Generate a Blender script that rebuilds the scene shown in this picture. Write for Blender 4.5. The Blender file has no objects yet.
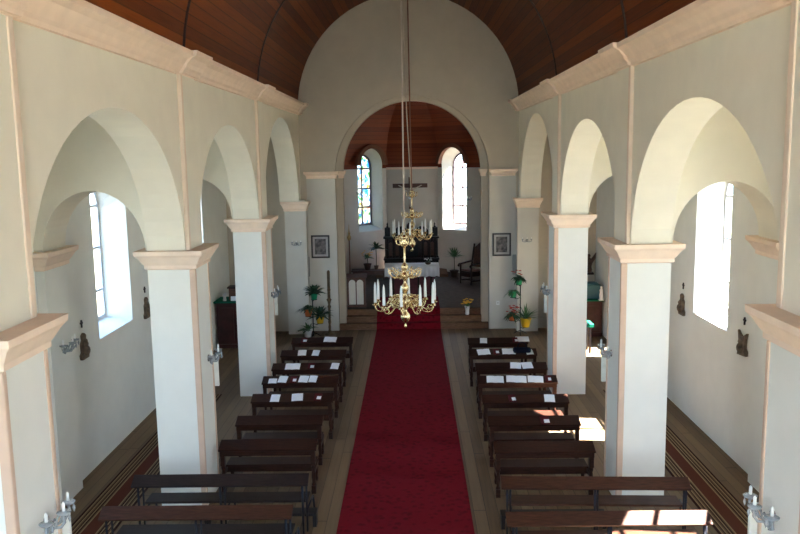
import bpy, bmesh, math, random
from mathutils import Vector, Matrix
from mathutils.geometry import tessellate_polygon

PI = math.pi
SC = bpy.context.scene
COL = SC.collection
random.seed(7)

# ------------------------------------------------------------------ camera, sky, sun, exposure
cd = bpy.data.cameras.new('camera'); cam = bpy.data.objects.new('camera', cd); COL.objects.link(cam)
cd.sensor_fit = 'HORIZONTAL'; cd.sensor_width = 36.0; cd.lens = 797.75 / 800 * 36.0
cd.clip_start = 0.05; cd.clip_end = 300
PITCH, YAW, ROLL = 0.1415, 0.0169, -0.0164
fw = Vector((-math.sin(YAW) * math.cos(PITCH), math.cos(YAW) * math.cos(PITCH), -math.sin(PITCH)))
rt = Vector((math.cos(YAW), math.sin(YAW), 0)); up = rt.cross(fw)
r2 = rt * math.cos(ROLL) + up * math.sin(ROLL); u2 = up * math.cos(ROLL) - rt * math.sin(ROLL)
M3 = Matrix((r2, u2, -fw)).transposed()
cam.matrix_world = Matrix.Translation((0.033, 0, 5.0)) @ M3.to_4x4()
SC.camera = cam
vs = SC.view_settings
vs.view_transform = 'Standard'; vs.look = 'None'; vs.gamma = 1.0; vs.use_curve_mapping = False
vs.exposure = 1.08
SC.display_settings.display_device = 'sRGB'

SKY = 7.4
w = bpy.data.worlds.new('sky'); SC.world = w; w.use_nodes = True
nt = w.node_tree; nt.nodes.clear()
tc = nt.nodes.new('ShaderNodeTexCoord'); sp = nt.nodes.new('ShaderNodeSeparateXYZ')
rp = nt.nodes.new('ShaderNodeValToRGB'); bg = nt.nodes.new('ShaderNodeBackground'); wo = nt.nodes.new('ShaderNodeOutputWorld')
rp.color_ramp.elements[0].position = 0.0; rp.color_ramp.elements[0].color = (0.68, 0.87, 1.0, 1)
rp.color_ramp.elements[1].position = 0.8; rp.color_ramp.elements[1].color = (0.28, 0.53, 1.0, 1)
nt.links.new(tc.outputs['Generated'], sp.inputs[0]); nt.links.new(sp.outputs['Z'], rp.inputs[0])
nt.links.new(rp.outputs[0], bg.inputs[0]); bg.inputs[1].default_value = SKY
nt.links.new(bg.outputs[0], wo.inputs[0])

sd = bpy.data.lights.new('sun', 'SUN'); sd.energy = 105.0; sd.angle = 0.009; sd.color = (1.0, 0.95, 0.86)
sun = bpy.data.objects.new('sun', sd); COL.objects.link(sun)
sun.location = (20, -10, 25)
sun.rotation_euler = Vector((-0.82, 0.09, -1.0)).to_track_quat('-Z', 'Y').to_euler()

def portal(name, loc, direction, sx, sy):
    l = bpy.data.lights.new(name, 'AREA'); l.shape = 'RECTANGLE'; l.size = sx; l.size_y = sy
    l.cycles.is_portal = True
    o = bpy.data.objects.new(name, l); COL.objects.link(o); o.location = loc
    o.rotation_euler = Vector(direction).to_track_quat('-Z', 'Z').to_euler()

# ------------------------------------------------------------------ materials
MATS = {}
def newmat(name):
    m = bpy.data.materials.new(name); m.use_nodes = True
    n = m.node_tree.nodes; n.clear()
    o = n.new('ShaderNodeOutputMaterial'); b = n.new('ShaderNodeBsdfPrincipled')
    m.node_tree.links.new(b.outputs[0], o.inputs[0])
    MATS[name] = m
    return m, m.node_tree, b, o
def mat(name, col, rough=0.6, metal=0.0, var=0.12, scale=6.0, bump=0.0, spec=None, stretch=None):
    m, t, b, o = newmat(name); N = t.nodes; L = t.links
    b.inputs['Roughness'].default_value = rough; b.inputs['Metallic'].default_value = metal
    if spec is not None: b.inputs['Specular IOR Level'].default_value = spec
    tcn = N.new('ShaderNodeTexCoord'); ns = N.new('ShaderNodeTexNoise'); ns.inputs['Scale'].default_value = scale
    ns.inputs['Detail'].default_value = 4.0
    src = tcn.outputs['Object']
    if stretch:
        mp = N.new('ShaderNodeMapping'); mp.inputs['Scale'].default_value = stretch
        L.new(src, mp.inputs[0]); src = mp.outputs[0]
    L.new(src, ns.inputs['Vector'])
    r = N.new('ShaderNodeValToRGB')
    a = [max(0, c * (1 - var)) for c in col]; z = [min(1, c * (1 + var)) for c in col]
    r.color_ramp.elements[0].position = 0.3; r.color_ramp.elements[1].position = 0.7
    r.color_ramp.elements[0].color = (*a, 1); r.color_ramp.elements[1].color = (*z, 1)
    L.new(ns.outputs['Fac'], r.inputs[0]); L.new(r.outputs[0], b.inputs['Base Color'])
    if bump:
        bp = N.new('ShaderNodeBump'); bp.inputs['Strength'].default_value = bump; bp.inputs['Distance'].default_value = 0.01
        L.new(ns.outputs['Fac'], bp.inputs['Height']); L.new(bp.outputs[0], b.inputs['Normal'])
    return m

mat('plaster', (0.82, 0.77, 0.635), 0.85, var=0.03, scale=2.5, spec=0.2)
mat('plaster_white', (0.82, 0.81, 0.74), 0.8, var=0.025, scale=2.5, spec=0.2)
mat('peach', (0.88, 0.70, 0.545), 0.8, var=0.05, scale=5, spec=0.2)
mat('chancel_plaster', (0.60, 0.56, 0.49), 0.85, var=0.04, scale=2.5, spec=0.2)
mat('shaded_beige_plaster', (0.52, 0.45, 0.35), 0.85, var=0.04, scale=2.5, spec=0.2)  # upper chancel wall: weaker light there put into a darker colour
mat('shaded_peach', (0.66, 0.485, 0.365), 0.8, var=0.05, spec=0.2)  # peach darkened for the shading on the pier corners
mat('pale_peach', (0.80, 0.655, 0.51), 0.8, var=0.04, spec=0.2)
mat('dimmed_plaster', (0.58, 0.55, 0.485), 0.85, var=0.03, scale=2.5, spec=0.2)  # plaster dimmed in colour for the weaker light at the chancel end
mat('hood_wood', (0.15, 0.05, 0.024), 0.6, spec=0.2)
mat('altar_wood', (0.050, 0.012, 0.010), 0.45, var=0.3, spec=0.3)
mat('candle_brown', (0.12, 0.075, 0.035), 0.5, 0.3, var=0.3, scale=12)
mat('pew_wood', (0.029, 0.0095, 0.0055), 0.5, var=0.45, spec=0.15, scale=5, stretch=(1.5, 14, 14))
mat('bench_wood', (0.055, 0.020, 0.011), 0.5, var=0.4, spec=0.2, scale=5, stretch=(1.5, 14, 14))
mat('grey_bench_wood', (0.020, 0.012, 0.011), 0.55, var=0.35, spec=0.18, scale=5, stretch=(1.5, 14, 14))
mat('chancel_floor', (0.115, 0.092, 0.078), 0.9, var=0.15, spec=0.1)
mat('iron', (0.012, 0.012, 0.018), 0.45, 0.6)
mat('dark_wood', (0.026, 0.009, 0.006), 0.45, spec=0.3, var=0.4, scale=6, stretch=(2, 2, 12))
mat('black_wood', (0.010, 0.006, 0.006), 0.45, spec=0.3, var=0.3)
mat('brown_wood', (0.10, 0.038, 0.022), 0.5, var=0.35, scale=5, stretch=(2, 2, 10))
mat('brass', (0.88, 0.70, 0.40), 0.27, 1.0, var=0.1, scale=20)
mat('old_brass', (0.42, 0.29, 0.12), 0.4, 0.9, var=0.3, scale=20)
mat('candle_wax', (0.86, 0.87, 0.84), 0.5, var=0.03)
mat('paper', (0.84, 0.86, 0.88), 0.7, var=0.03, scale=30)
mat('red_cover', (0.085, 0.008, 0.012), 0.6, var=0.1, spec=0.15)
mat('navy_cloth', (0.008, 0.010, 0.022), 0.9, spec=0.1)
mat('cord', (0.50, 0.42, 0.34), 0.7)
mat('dark_cord', (0.24, 0.10, 0.065), 0.7)
mat('linen', (0.78, 0.78, 0.80), 0.85, var=0.05)
mat('altar_red', (0.10, 0.012, 0.018), 0.7, var=0.25, scale=8)
mat('green_cloth', (0.006, 0.13, 0.075), 0.85, spec=0.1, var=0.15)
mat('teal_box', (0.03, 0.11, 0.13), 0.5)
mat('leaf', (0.045, 0.13, 0.035), 0.5, var=0.4, scale=12)
mat('dark_leaf', (0.02, 0.06, 0.022), 0.5, var=0.4, scale=12)
mat('stem', (0.06, 0.07, 0.03), 0.7)
mat('yellow_petal', (0.75, 0.42, 0.03), 0.6, var=0.2, scale=10)
mat('red_petal', (0.45, 0.05, 0.03), 0.6, var=0.2, scale=10)
mat('pot_green', (0.01, 0.25, 0.10), 0.4); mat('pot_orange', (0.50, 0.12, 0.03), 0.5)
mat('pot_yellow', (0.72, 0.42, 0.02), 0.4); mat('pot_white', (0.75, 0.75, 0.72), 0.4)
mat('pot_dark', (0.05, 0.025, 0.015), 0.5)
mat('frame_black', (0.012, 0.010, 0.010), 0.35); mat('mount', (0.42, 0.40, 0.38), 0.8)
mat('speaker_grey', (0.24, 0.235, 0.22), 0.6, var=0.1, scale=60)
mat('plaque', (0.13, 0.085, 0.05), 0.6, var=0.6, scale=14, bump=0.6)
mat('corpus', (0.50, 0.42, 0.34), 0.6)
mat('window_paint', (0.62, 0.63, 0.66), 0.6); mat('lead', (0.22, 0.17, 0.20), 0.6)
mat('silver', (0.55, 0.56, 0.58), 0.25, 0.9); mat('pale_plastic', (0.72, 0.74, 0.68), 0.6)
mat('wicker', (0.10, 0.04, 0.02), 0.6, var=0.5, scale=25); mat('seat_pad', (0.14, 0.06, 0.05), 0.8)
mat('tablet_white', (0.72, 0.70, 0.64), 0.7, var=0.06); mat('ground', (0.15, 0.14, 0.095), 0.9, var=0.3, scale=0.7)
mat('statue_brown', (0.09, 0.035, 0.02), 0.5, var=0.5, scale=10)
mat('step_wood', (0.165, 0.088, 0.050), 0.7, spec=0.1, var=0.3, scale=5, stretch=(1.5, 10, 10))

def planks(name, c1, c2, width, axis, rough, gap=0.05, spec=0.5, origin=(0, 0), gdark=0.35, jointlen=0.0):
    """boards: axis 'X' indexes boards by world x, 'ANG' by the angle round a vault's axis, 'Z' by height"""
    m, t, b, o = newmat(name); N = t.nodes; L = t.links
    b.inputs['Roughness'].default_value = rough; b.inputs['Specular IOR Level'].default_value = spec
    g = N.new('ShaderNodeNewGeometry'); s = N.new('ShaderNodeSeparateXYZ'); L.new(g.outputs['Position'], s.inputs[0])
    def mth(op, a, c=None):
        n = N.new('ShaderNodeMath'); n.operation = op
        for i, v in enumerate((a, c)):
            if v is None: continue
            if isinstance(v, (int, float)): n.inputs[i].default_value = v
            else: L.new(v, n.inputs[i])
        return n.outputs[0]
    if axis == 'X': q = s.outputs['X']
    elif axis == 'Z': q = s.outputs['Z']
    else:
        q = mth('MULTIPLY', mth('ARCTAN2', mth('SUBTRACT', s.outputs['Z'], origin[1]), mth('SUBTRACT', s.outputs['X'], origin[0])), 3.0)
    q = mth('DIVIDE', mth('ADD', q, 50.0), width)
    idx = mth('FLOOR', q); fr = mth('FRACT', q)
    wn = N.new('ShaderNodeTexWhiteNoise'); wn.noise_dimensions = '1D'; L.new(idx, wn.inputs['W'])
    along = s.outputs['Y'] if axis != 'Z' else s.outputs['X']
    cb = N.new('ShaderNodeCombineXYZ'); L.new(mth('MULTIPLY', q, 3.0), cb.inputs[0]); L.new(mth('ADD', mth('MULTIPLY', along, 0.7), mth('MULTIPLY', wn.outputs['Value'], 40)), cb.inputs[1])
    ns = N.new('ShaderNodeTexNoise'); ns.inputs['Scale'].default_value = 1.6; ns.inputs['Detail'].default_value = 5; L.new(cb.outputs[0], ns.inputs['Vector'])
    f = mth('ADD', mth('MULTIPLY', wn.outputs['Value'], 0.5), mth('MULTIPLY', ns.outputs['Fac'], 0.6))
    r = N.new('ShaderNodeValToRGB'); r.color_ramp.elements[0].position = 0.2; r.color_ramp.elements[1].position = 0.85
    r.color_ramp.elements[0].color = (*c1, 1); r.color_ramp.elements[1].color = (*c2, 1); L.new(f, r.inputs[0])
    line = mth('LESS_THAN', fr, gap)
    if jointlen:
        jq = mth('FRACT', mth('ADD', mth('DIVIDE', along, jointlen), wn.outputs['Value']))
        line = mth('MAXIMUM', line, mth('LESS_THAN', jq, 0.006))
    mx = N.new('ShaderNodeMix'); mx.data_type = 'RGBA'; mx.blend_type = 'MULTIPLY'
    L.new(line, mx.inputs[0]); L.new(r.outputs[0], mx.inputs[6]); mx.inputs[7].default_value = (gdark, gdark, gdark, 1)
    L.new(mx.outputs[2], b.inputs['Base Color'])
    bp = N.new('ShaderNodeBump'); bp.inputs['Strength'].default_value = 0.3; bp.inputs['Distance'].default_value = 0.01
    L.new(mth('SUBTRACT', 1.0, line), bp.inputs['Height']); L.new(bp.outputs[0], b.inputs['Normal'])
    return m
planks('vault_boards', (0.095, 0.015, 0.0015), (0.27, 0.062, 0.006), 0.16, 'ANG', 0.6, spec=0.2, origin=(-0.05, 6.25), gap=0.08)
planks('dome_boards', (0.12, 0.020, 0.005), (0.24, 0.050, 0.014), 0.15, 'Z', 0.6, spec=0.2, gap=0.08)
planks('floor_boards', (0.098, 0.058, 0.027), (0.195, 0.126, 0.065), 0.17, 'X', 0.6, spec=0.35, jointlen=3.2)

def carpet_mat():
    m, t, b, o = newmat('red_carpet'); N = t.nodes; L = t.links
    b.inputs['Roughness'].default_value = 0.95; b.inputs['Specular IOR Level'].default_value = 0.1
    g = N.new('ShaderNodeNewGeometry')
    v = N.new('ShaderNodeTexVoronoi'); v.inputs['Scale'].default_value = 9.0; L.new(g.outputs['Position'], v.inputs['Vector'])
    n = N.new('ShaderNodeTexNoise'); n.inputs['Scale'].default_value = 14; n.inputs['Detail'].default_value = 5; L.new(g.outputs['Position'], n.inputs['Vector'])
    a = N.new('ShaderNodeMath'); a.operation = 'ADD'; L.new(v.outputs['Distance'], a.inputs[0]); L.new(n.outputs['Fac'], a.inputs[1])
    r = N.new('ShaderNodeValToRGB'); r.color_ramp.elements[0].position = 0.55; r.color_ramp.elements[1].position = 1.1
    r.color_ramp.elements[0].color = (0.088, 0.0028, 0.0055, 1); r.color_ramp.elements[1].color = (0.155, 0.005, 0.011, 1)
    L.new(a.outputs[0], r.inputs[0]); L.new(r.outputs[0], b.inputs['Base Color'])
    bp = N.new('ShaderNodeBump'); bp.inputs['Strength'].default_value = 0.25; bp.inputs['Distance'].default_value = 0.01
    L.new(n.outputs['Fac'], bp.inputs['Height']); L.new(bp.outputs[0], b.inputs['Normal'])
carpet_mat()

def runner_mat():
    m, t, b, o = newmat('striped_runner'); N = t.nodes; L = t.links
    b.inputs['Roughness'].default_value = 0.95; b.inputs['Specular IOR Level'].default_value = 0.1
    tcn = N.new('ShaderNodeTexCoord'); s = N.new('ShaderNodeSeparateXYZ'); L.new(tcn.outputs['Generated'], s.inputs[0])
    r = N.new('ShaderNodeValToRGB'); r.color_ramp.interpolation = 'CONSTANT'
    dk = (0.03, 0.010, 0.008, 1); cr = (0.30, 0.22, 0.13, 1); ru = (0.10, 0.032, 0.020, 1); tn = (0.13, 0.085, 0.05, 1)
    half = [(0, dk), (0.05, cr), (0.075, tn), (0.11, dk), (0.14, cr), (0.165, tn), (0.20, dk), (0.23, cr), (0.255, dk), (0.29, tn), (0.32, cr), (0.35, ru)]
    st = half + [(1 - p, half[i - 1][1]) for i, (p, c) in reversed(list(enumerate(half))) if i > 0]
    el = r.color_ramp.elements
    el[0].position = st[0][0]; el[0].color = st[0][1]; el[1].position = st[1][0]; el[1].color = st[1][1]
    for p, c in st[2:]:
        e = el.new(p); e.color = c
    L.new(s.outputs['X'], r.inputs[0]); L.new(r.outputs[0], b.inputs['Base Color'])
runner_mat()

def glass_mat(name, tint=None, stained=False):
    m = bpy.data.materials.new(name); m.use_nodes = True; MATS[name] = m
    t = m.node_tree; N = t.nodes; L = t.links; N.clear()
    o = N.new('ShaderNodeOutputMaterial'); tr = N.new('ShaderNodeBsdfTransparent'); gl = N.new('ShaderNodeBsdfGlossy'); mx = N.new('ShaderNodeMixShader')
    gl.inputs['Roughness'].default_value = 0.05; mx.inputs[0].default_value = 0.06
    L.new(tr.outputs[0], mx.inputs[1]); L.new(gl.outputs[0], mx.inputs[2]); L.new(mx.outputs[0], o.inputs[0])
    if stained:
        g = N.new('ShaderNodeTexCoord'); v = N.new('ShaderNodeTexVoronoi'); v.inputs['Scale'].default_value = 9
        L.new(g.outputs['Object'], v.inputs['Vector'])
        h = N.new('ShaderNodeSeparateColor'); L.new(v.outputs['Color'], h.inputs[0])
        r = N.new('ShaderNodeValToRGB'); r.color_ramp.interpolation = 'CONSTANT'
        cs = [(0.60, 0.62, 0.58), (0.10, 0.25, 0.40), (0.60, 0.62, 0.50), (0.14, 0.32, 0.14), (0.50, 0.56, 0.62), (0.45, 0.34, 0.12), (0.22, 0.34, 0.50), (0.38, 0.12, 0.12)]
        el = r.color_ramp.elements; el[0].color = (*cs[0], 1); el[1].position = 0.2; el[1].color = (*cs[1], 1)
        for p, c in zip((0.34, 0.5, 0.6, 0.78, 0.86, 0.95), cs[2:]):
            e = el.new(p); e.color = (*c, 1)
        L.new(h.outputs[0], r.inputs[0]); L.new(r.outputs[0], tr.inputs[0])
    else:
        tr.inputs[0].default_value = (*(tint or (0.95, 0.96, 0.98)), 1)
glass_mat('clear_glass'); glass_mat('stained_glass', stained=True)

def picture_mat():
    m, t, b, o = newmat('engraving'); N = t.nodes; L = t.links
    b.inputs['Roughness'].default_value = 0.4
    g = N.new('ShaderNodeTexCoord'); n = N.new('ShaderNodeTexNoise'); n.inputs['Scale'].default_value = 9; n.inputs['Detail'].default_value = 6
    L.new(g.outputs['Object'], n.inputs['Vector'])
    r = N.new('ShaderNodeValToRGB'); r.color_ramp.elements[0].position = 0.38; r.color_ramp.elements[1].position = 0.66
    r.color_ramp.elements[0].color = (0.02, 0.017, 0.017, 1); r.color_ramp.elements[1].color = (0.20, 0.17, 0.16, 1)
    L.new(n.outputs['Fac'], r.inputs[0]); L.new(r.outputs[0], b.inputs['Base Color'])
picture_mat()
def crystal():
    m, t, b, o = newmat('crystal'); b.inputs['Base Color'].default_value = (0.62, 0.68, 0.72, 1)
    b.inputs['Roughness'].default_value = 0.1; b.inputs['Transmission Weight'].default_value = 0.6; b.inputs['IOR'].default_value = 1.5
crystal()

# ------------------------------------------------------------------ mesh helpers
class MB:
    def __init__(s): s.v = []; s.f = []; s.smooth = set()
    def add(s, vs, fs, smooth=False, mtx=None):
        o = len(s.v)
        s.v += [tuple(mtx @ Vector(v)) if mtx else tuple(v) for v in vs]
        for f in fs:
            if smooth: s.smooth.add(len(s.f))
            s.f.append(tuple(i + o for i in f))
        return s
    def box(s, x0, x1, y0, y1, z0, z1, mtx=None):
        x0, x1 = min(x0, x1), max(x0, x1); y0, y1 = min(y0, y1), max(y0, y1); z0, z1 = min(z0, z1), max(z0, z1)
        return s.add([(x0, y0, z0), (x1, y0, z0), (x1, y1, z0), (x0, y1, z0), (x0, y0, z1), (x1, y0, z1), (x1, y1, z1), (x0, y1, z1)],
                     [(0, 3, 2, 1), (4, 5, 6, 7), (0, 1, 5, 4), (1, 2, 6, 5), (2, 3, 7, 6), (3, 0, 4, 7)], mtx=mtx)
    def lathe(s, prof, n=16, c=(0, 0, 0), mtx=None, smooth=True, arc=None):
        vs, fs = [], []
        for r, z in prof:
            for k in range(n):
                a = 2 * PI * k / n; vs.append((c[0] + r * math.cos(a), c[1] + r * math.sin(a), c[2] + z))
        for j in range(len(prof) - 1):
            for k in range(n):
                k2 = (k + 1) % n; fs.append((j * n + k, j * n + k2, (j + 1) * n + k2, (j + 1) * n + k))
        fs.append(tuple(reversed(range(n)))); m = (len(prof) - 1) * n; fs.append(tuple(range(m, m + n)))
        return s.add(vs, fs, smooth, mtx)
    def tube(s, pts, r, n=8, mtx=None, smooth=True):
        pts = [Vector(p) for p in pts]; R = r if isinstance(r, (list, tuple)) else [r] * len(pts)
        vs, fs = [], []; prev = None
        for i, p in enumerate(pts):
            t = (pts[min(i + 1, len(pts) - 1)] - pts[max(i - 1, 0)]).normalized()
            if prev is None:
                a = t.orthogonal().normalized()
            else:
                a = (prev - t * prev.dot(t)); a = a.normalized() if a.length > 1e-6 else t.orthogonal().normalized()
            prev = a; b = t.cross(a)
            for k in range(n):
                q = 2 * PI * k / n; vs.append(p + (a * math.cos(q) + b * math.sin(q)) * R[i])
        for i in range(len(pts) - 1):
            for k in range(n):
                k2 = (k + 1) % n; fs.append((i * n + k, i * n + k2, (i + 1) * n + k2, (i + 1) * n + k))
        fs.append(tuple(reversed(range(n)))); m = (len(pts) - 1) * n; fs.append(tuple(range(m, m + n)))
        return s.add(vs, fs, smooth, mtx)
    def ball(s, c, r, n=10, sz=1.0):
        pr = [(max(1e-4, r * math.sin(PI * i / n)), -r * sz * math.cos(PI * i / n)) for i in range(n + 1)]
        return s.lathe(pr, n + 2, c)
    def prism(s, poly, f0, f1):
        """solid between two placements of one 2D outline"""
        n = len(poly); tri = tessellate_polygon([[Vector((u, v, 0)) for u, v in poly]])
        vs = [f0(u, v) for u, v in poly] + [f1(u, v) for u, v in poly]
        fs = [tuple(t) for t in tri] + [tuple(i + n for i in reversed(t)) for t in tri]
        fs += [(i, (i + 1) % n, (i + 1) % n + n, i + n) for i in range(n)]
        return s.add(vs, fs)
    def panel(s, outer, holes, f0, f1):
        """wall with openings: holes are (loop on the inner face, loop on the outer face)"""
        A = [outer] + [h[0] for h in holes]; B = [outer] + [h[1] for h in holes]
        base = 0; vs = []; fs = []
        for loops, f in ((A, f0), (B, f1)):
            tri = tessellate_polygon([[Vector((u, v, 0)) for u, v in l] for l in loops])
            off = len(vs); vs += [f(u, v) for l in loops for u, v in l]
            fs += [tuple(i + off for i in t) for t in tri]
        half = len(vs) // 2; p = 0
        for l in A:
            n = len(l)
            fs += [(p + i, p + (i + 1) % n, p + (i + 1) % n + half, p + i + half) for i in range(n)]
            p += n
        return s.add(vs, fs)
    def build(s, name, m, parent=None, loc=None, rz=None, recalc=True, bevel=0, kind=None):
        me = bpy.data.meshes.new(name); me.from_pydata([tuple(v) for v in s.v], [], s.f)
        for i in s.smooth: me.polygons[i].use_smooth = True
        if recalc:
            bm = bmesh.new(); bm.from_mesh(me); bmesh.ops.recalc_face_normals(bm, faces=bm.faces); bm.to_mesh(me); bm.free()
        me.materials.append(MATS[m]); me.update()
        o = bpy.data.objects.new(name, me); COL.objects.link(o)
        if parent: o.parent = parent
        if loc: o.location = loc
        if rz: o.rotation_euler = (0, 0, rz)
        if kind: o['kind'] = kind
        if bevel:
            b = o.modifiers.new('bevel', 'BEVEL'); b.width = bevel; b.segments = 2; b.limit_method = 'ANGLE'
        return o

def thing(name, label, cat, loc=(0, 0, 0), rz=0.0, group=None):
    o = bpy.data.objects.new(name, None); COL.objects.link(o); o.empty_display_size = 0.1
    o.location = loc; o.rotation_euler = (0, 0, rz); o['label'] = label; o['category'] = cat
    if group: o['group'] = group
    return o
def tag(o, label, cat, group=None):
    o['label'] = label; o['category'] = cat
    if group: o['group'] = group
    return o
def tree(o): return [(c, [g for g in bpy.data.objects if g.parent == c]) for c in bpy.data.objects if o and c.parent == o]
def dup(root, loc, rz=None, label=None, group=None, scale=None):
    r = root.copy(); COL.objects.link(r); r.location = loc
    if rz is not None: r.rotation_euler = (0, 0, rz)
    if scale: r.scale = (scale,) * 3
    if label: r['label'] = label
    if group: r['group'] = group
    for c, gs in tree(root):
        d = c.copy(); COL.objects.link(d); d.parent = r
        for g in gs:
            e = g.copy(); COL.objects.link(e); e.parent = d
    return r
def structure(o): o['kind'] = 'structure'; return o

def arc(cx, cz, a, b, t0, t1, n):
    return [(cx + a * math.cos(t0 + (t1 - t0) * i / n), cz + b * math.sin(t0 + (t1 - t0) * i / n)) for i in range(n + 1)]
def arched(cx, w, z0, zs, rise=None, n=16):
    """outline of an arched opening"""
    return [(cx + w / 2, z0)] + arc(cx, zs, w / 2, rise or w / 2, 0, PI, n) + [(cx - w / 2, z0)]

# ------------------------------------------------------------------ dimensions
NL, NR = -2.985, 2.888            # nave faces of the piers
OL, OR = -3.637, 3.557            # aisle faces of the piers
WL, WR = -5.2, 5.165              # outer walls
PIERS = [(5.62, 6.33), (10.85, 11.57), (16.16, 16.88)]
PIER_ROWS = {'left': PIERS, 'right': PIERS[:2] + [(16.04, 16.76)]}
RESP = (21.95, 22.35)
YC0, YC1 = 22.35, 22.95           # chancel wall
YB = -4.0                         # rear wall
ZCAP = 3.73
CX = 0.03
CF = 0.50                         # chancel floor

# ------------------------------------------------------------------ setting
structure(MB().box(-5.7, 5.7, YB - .3, YC1, -0.3, 0).build('floor', 'floor_boards'))
structure(MB().box(-60, 60, -60, 90, -0.45, -0.3).build('ground', 'ground'))

# barrel vault over the nave, boards running lengthwise
vb = MB(); R0, ZC = 3.04, 6.25; n = 40; vs_, fs_ = [], []
for y in (YB - .3, YC0 + .05):
    for r in (R0, R0 + .12):
        vs_ += [(-0.05 + r * math.cos(PI * i / n), y, ZC + r * math.sin(PI * i / n)) for i in range(n + 1)]
m_ = n + 1
for i in range(n):
    fs_.append((i, i + 1, 2 * m_ + i + 1, 2 * m_ + i)); fs_.append((m_ + i, 3 * m_ + i, 3 * m_ + i + 1, m_ + i + 1))
    fs_.append((i, m_ + i, m_ + i + 1, i + 1)); fs_.append((2 * m_ + i, 2 * m_ + i + 1, 3 * m_ + i + 1, 3 * m_ + i))
vb.add(vs_, fs_, True)
ceil = structure(vb.build('ceiling', 'vault_boards'))
for y in (0.7, 5.98, 11.2, 16.5):
    rb = MB(); pts = [(-0.05 + (R0 - .005) * math.cos(PI * i / n), y, ZC + (R0 - .005) * math.sin(PI * i / n)) for i in range(n + 1)]
    rb.tube(pts, 0.024, 6); rb.build('rib', 'dark_wood', ceil)

# arcade walls above the piers
def half_openings(P):
    ys = [(1.06, P[0][0])] + [(P[i][1], P[i + 1][0]) for i in range(2)] + [(P[2][1], RESP[0])]
    return ys
def arcade_outline(P):
    o = [(YB, 0), (1.06, 0)]
    for y0, y1 in half_openings(P):
        c = (y0 + y1) / 2; a = (y1 - y0) / 2 - 0.03
        o += [(y0, ZCAP)] + arc(c, ZCAP, a, 2.17 if y1 > 20 else 1.80, PI, 0, 28) + [(y1, ZCAP)]
    o += [(YC0 + .1, ZCAP), (YC0 + .1, 6.7), (YB, 6.7)]
    return o
for side, xi, xo, nx in (('left', -3.09, -3.62, NL), ('right', 2.99, 3.54, NR)):
    aw = structure(MB().panel(arcade_outline(PIER_ROWS[side]), [], lambda u, v: (xi, u, v), lambda u, v: (xo, u, v)).build('wall_arcade_' + side, 'plaster'))
    sg = 1 if side == 'left' else -1
    for y0, y1 in PIER_ROWS[side] + [(0.32, 1.06)]:
        MB().box(xi - sg * .1, xi + sg * .04, y0, y1, ZCAP + .0, 6.15).build('pilaster', 'plaster', aw)
        MB().box(xi, xi + sg * .055, y0 - .012, y0 + .075, ZCAP, 6.12).build('pilaster_edge', 'pale_peach', aw, bevel=.01)
    y1 = PIERS[0][1]; MB().box(xi, xi + sg * .055, y1 - .08, y1 + .012, ZCAP, 6.12).build('pilaster_edge', 'pale_peach', aw, bevel=.01)
    # cornice
    prof = [(0, 6.09), (.055, 6.09), (.065, 6.13), (.10, 6.16), (.12, 6.21), (.18, 6.28), (.25, 6.32), (.26, 6.38), (0, 6.38)]
    cn = MB().prism(prof, lambda u, v: (xi + sg * u, YB, v), lambda u, v: (xi + sg * u, YC0 + .02, v))
    tr = structure(cn.build('trim_1' if side == 'left' else 'trim_2', 'peach'))
    for y0, y1 in PIER_ROWS[side] + [(0.32, 1.06), (21.90, 22.37)]:
        MB().prism(prof, lambda u, v: (xi + sg * (u + .05), y0 - .06, v + .012), lambda u, v: (xi + sg * (u + .05), y1 + .06, v + .012)).build('cornice_break', 'peach', tr)

# piers
CAPPROF = [(0, 3.46), (.035, 3.475), (.035, 3.525), (.055, 3.55), (.075, 3.585), (.105, 3.635), (.14, 3.67), (.145, ZCAP)]
def capital(x0, x1, y0, y1, z=0.0, prof=CAPPROF):
    mb = MB(); vs = []; fs = []
    for o, zz in prof:
        vs += [(x0 - o, y0 - o, zz + z), (x1 + o, y0 - o, zz + z), (x1 + o, y1 + o, zz + z), (x0 - o, y1 + o, zz + z)]
    k = len(prof)
    for j in range(k - 1):
        for i in range(4): fs.append((4 * j + i, 4 * j + (i + 1) % 4, 4 * j + 4 + (i + 1) % 4, 4 * j + 4 + i))
    fs += [(3, 2, 1, 0), (4 * k - 4, 4 * k - 3, 4 * k - 2, 4 * k - 1)]
    return mb.add(vs, fs)
PLAB = {('left', 0): 'square white pier nearest on the left edge, cut by the frame',
        ('left', 1): 'square white pier left of the carpet beside the long front benches',
        ('left', 2): 'square white pier left of the carpet beside the middle ledge pews',
        ('right', 0): 'bluish white pier nearest on the right edge, cut by the frame',
        ('right', 1): 'square white pier right of the carpet beside the long front benches',
        ('right', 2): 'square white pier right of the carpet beside the middle ledge pews'}
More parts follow.
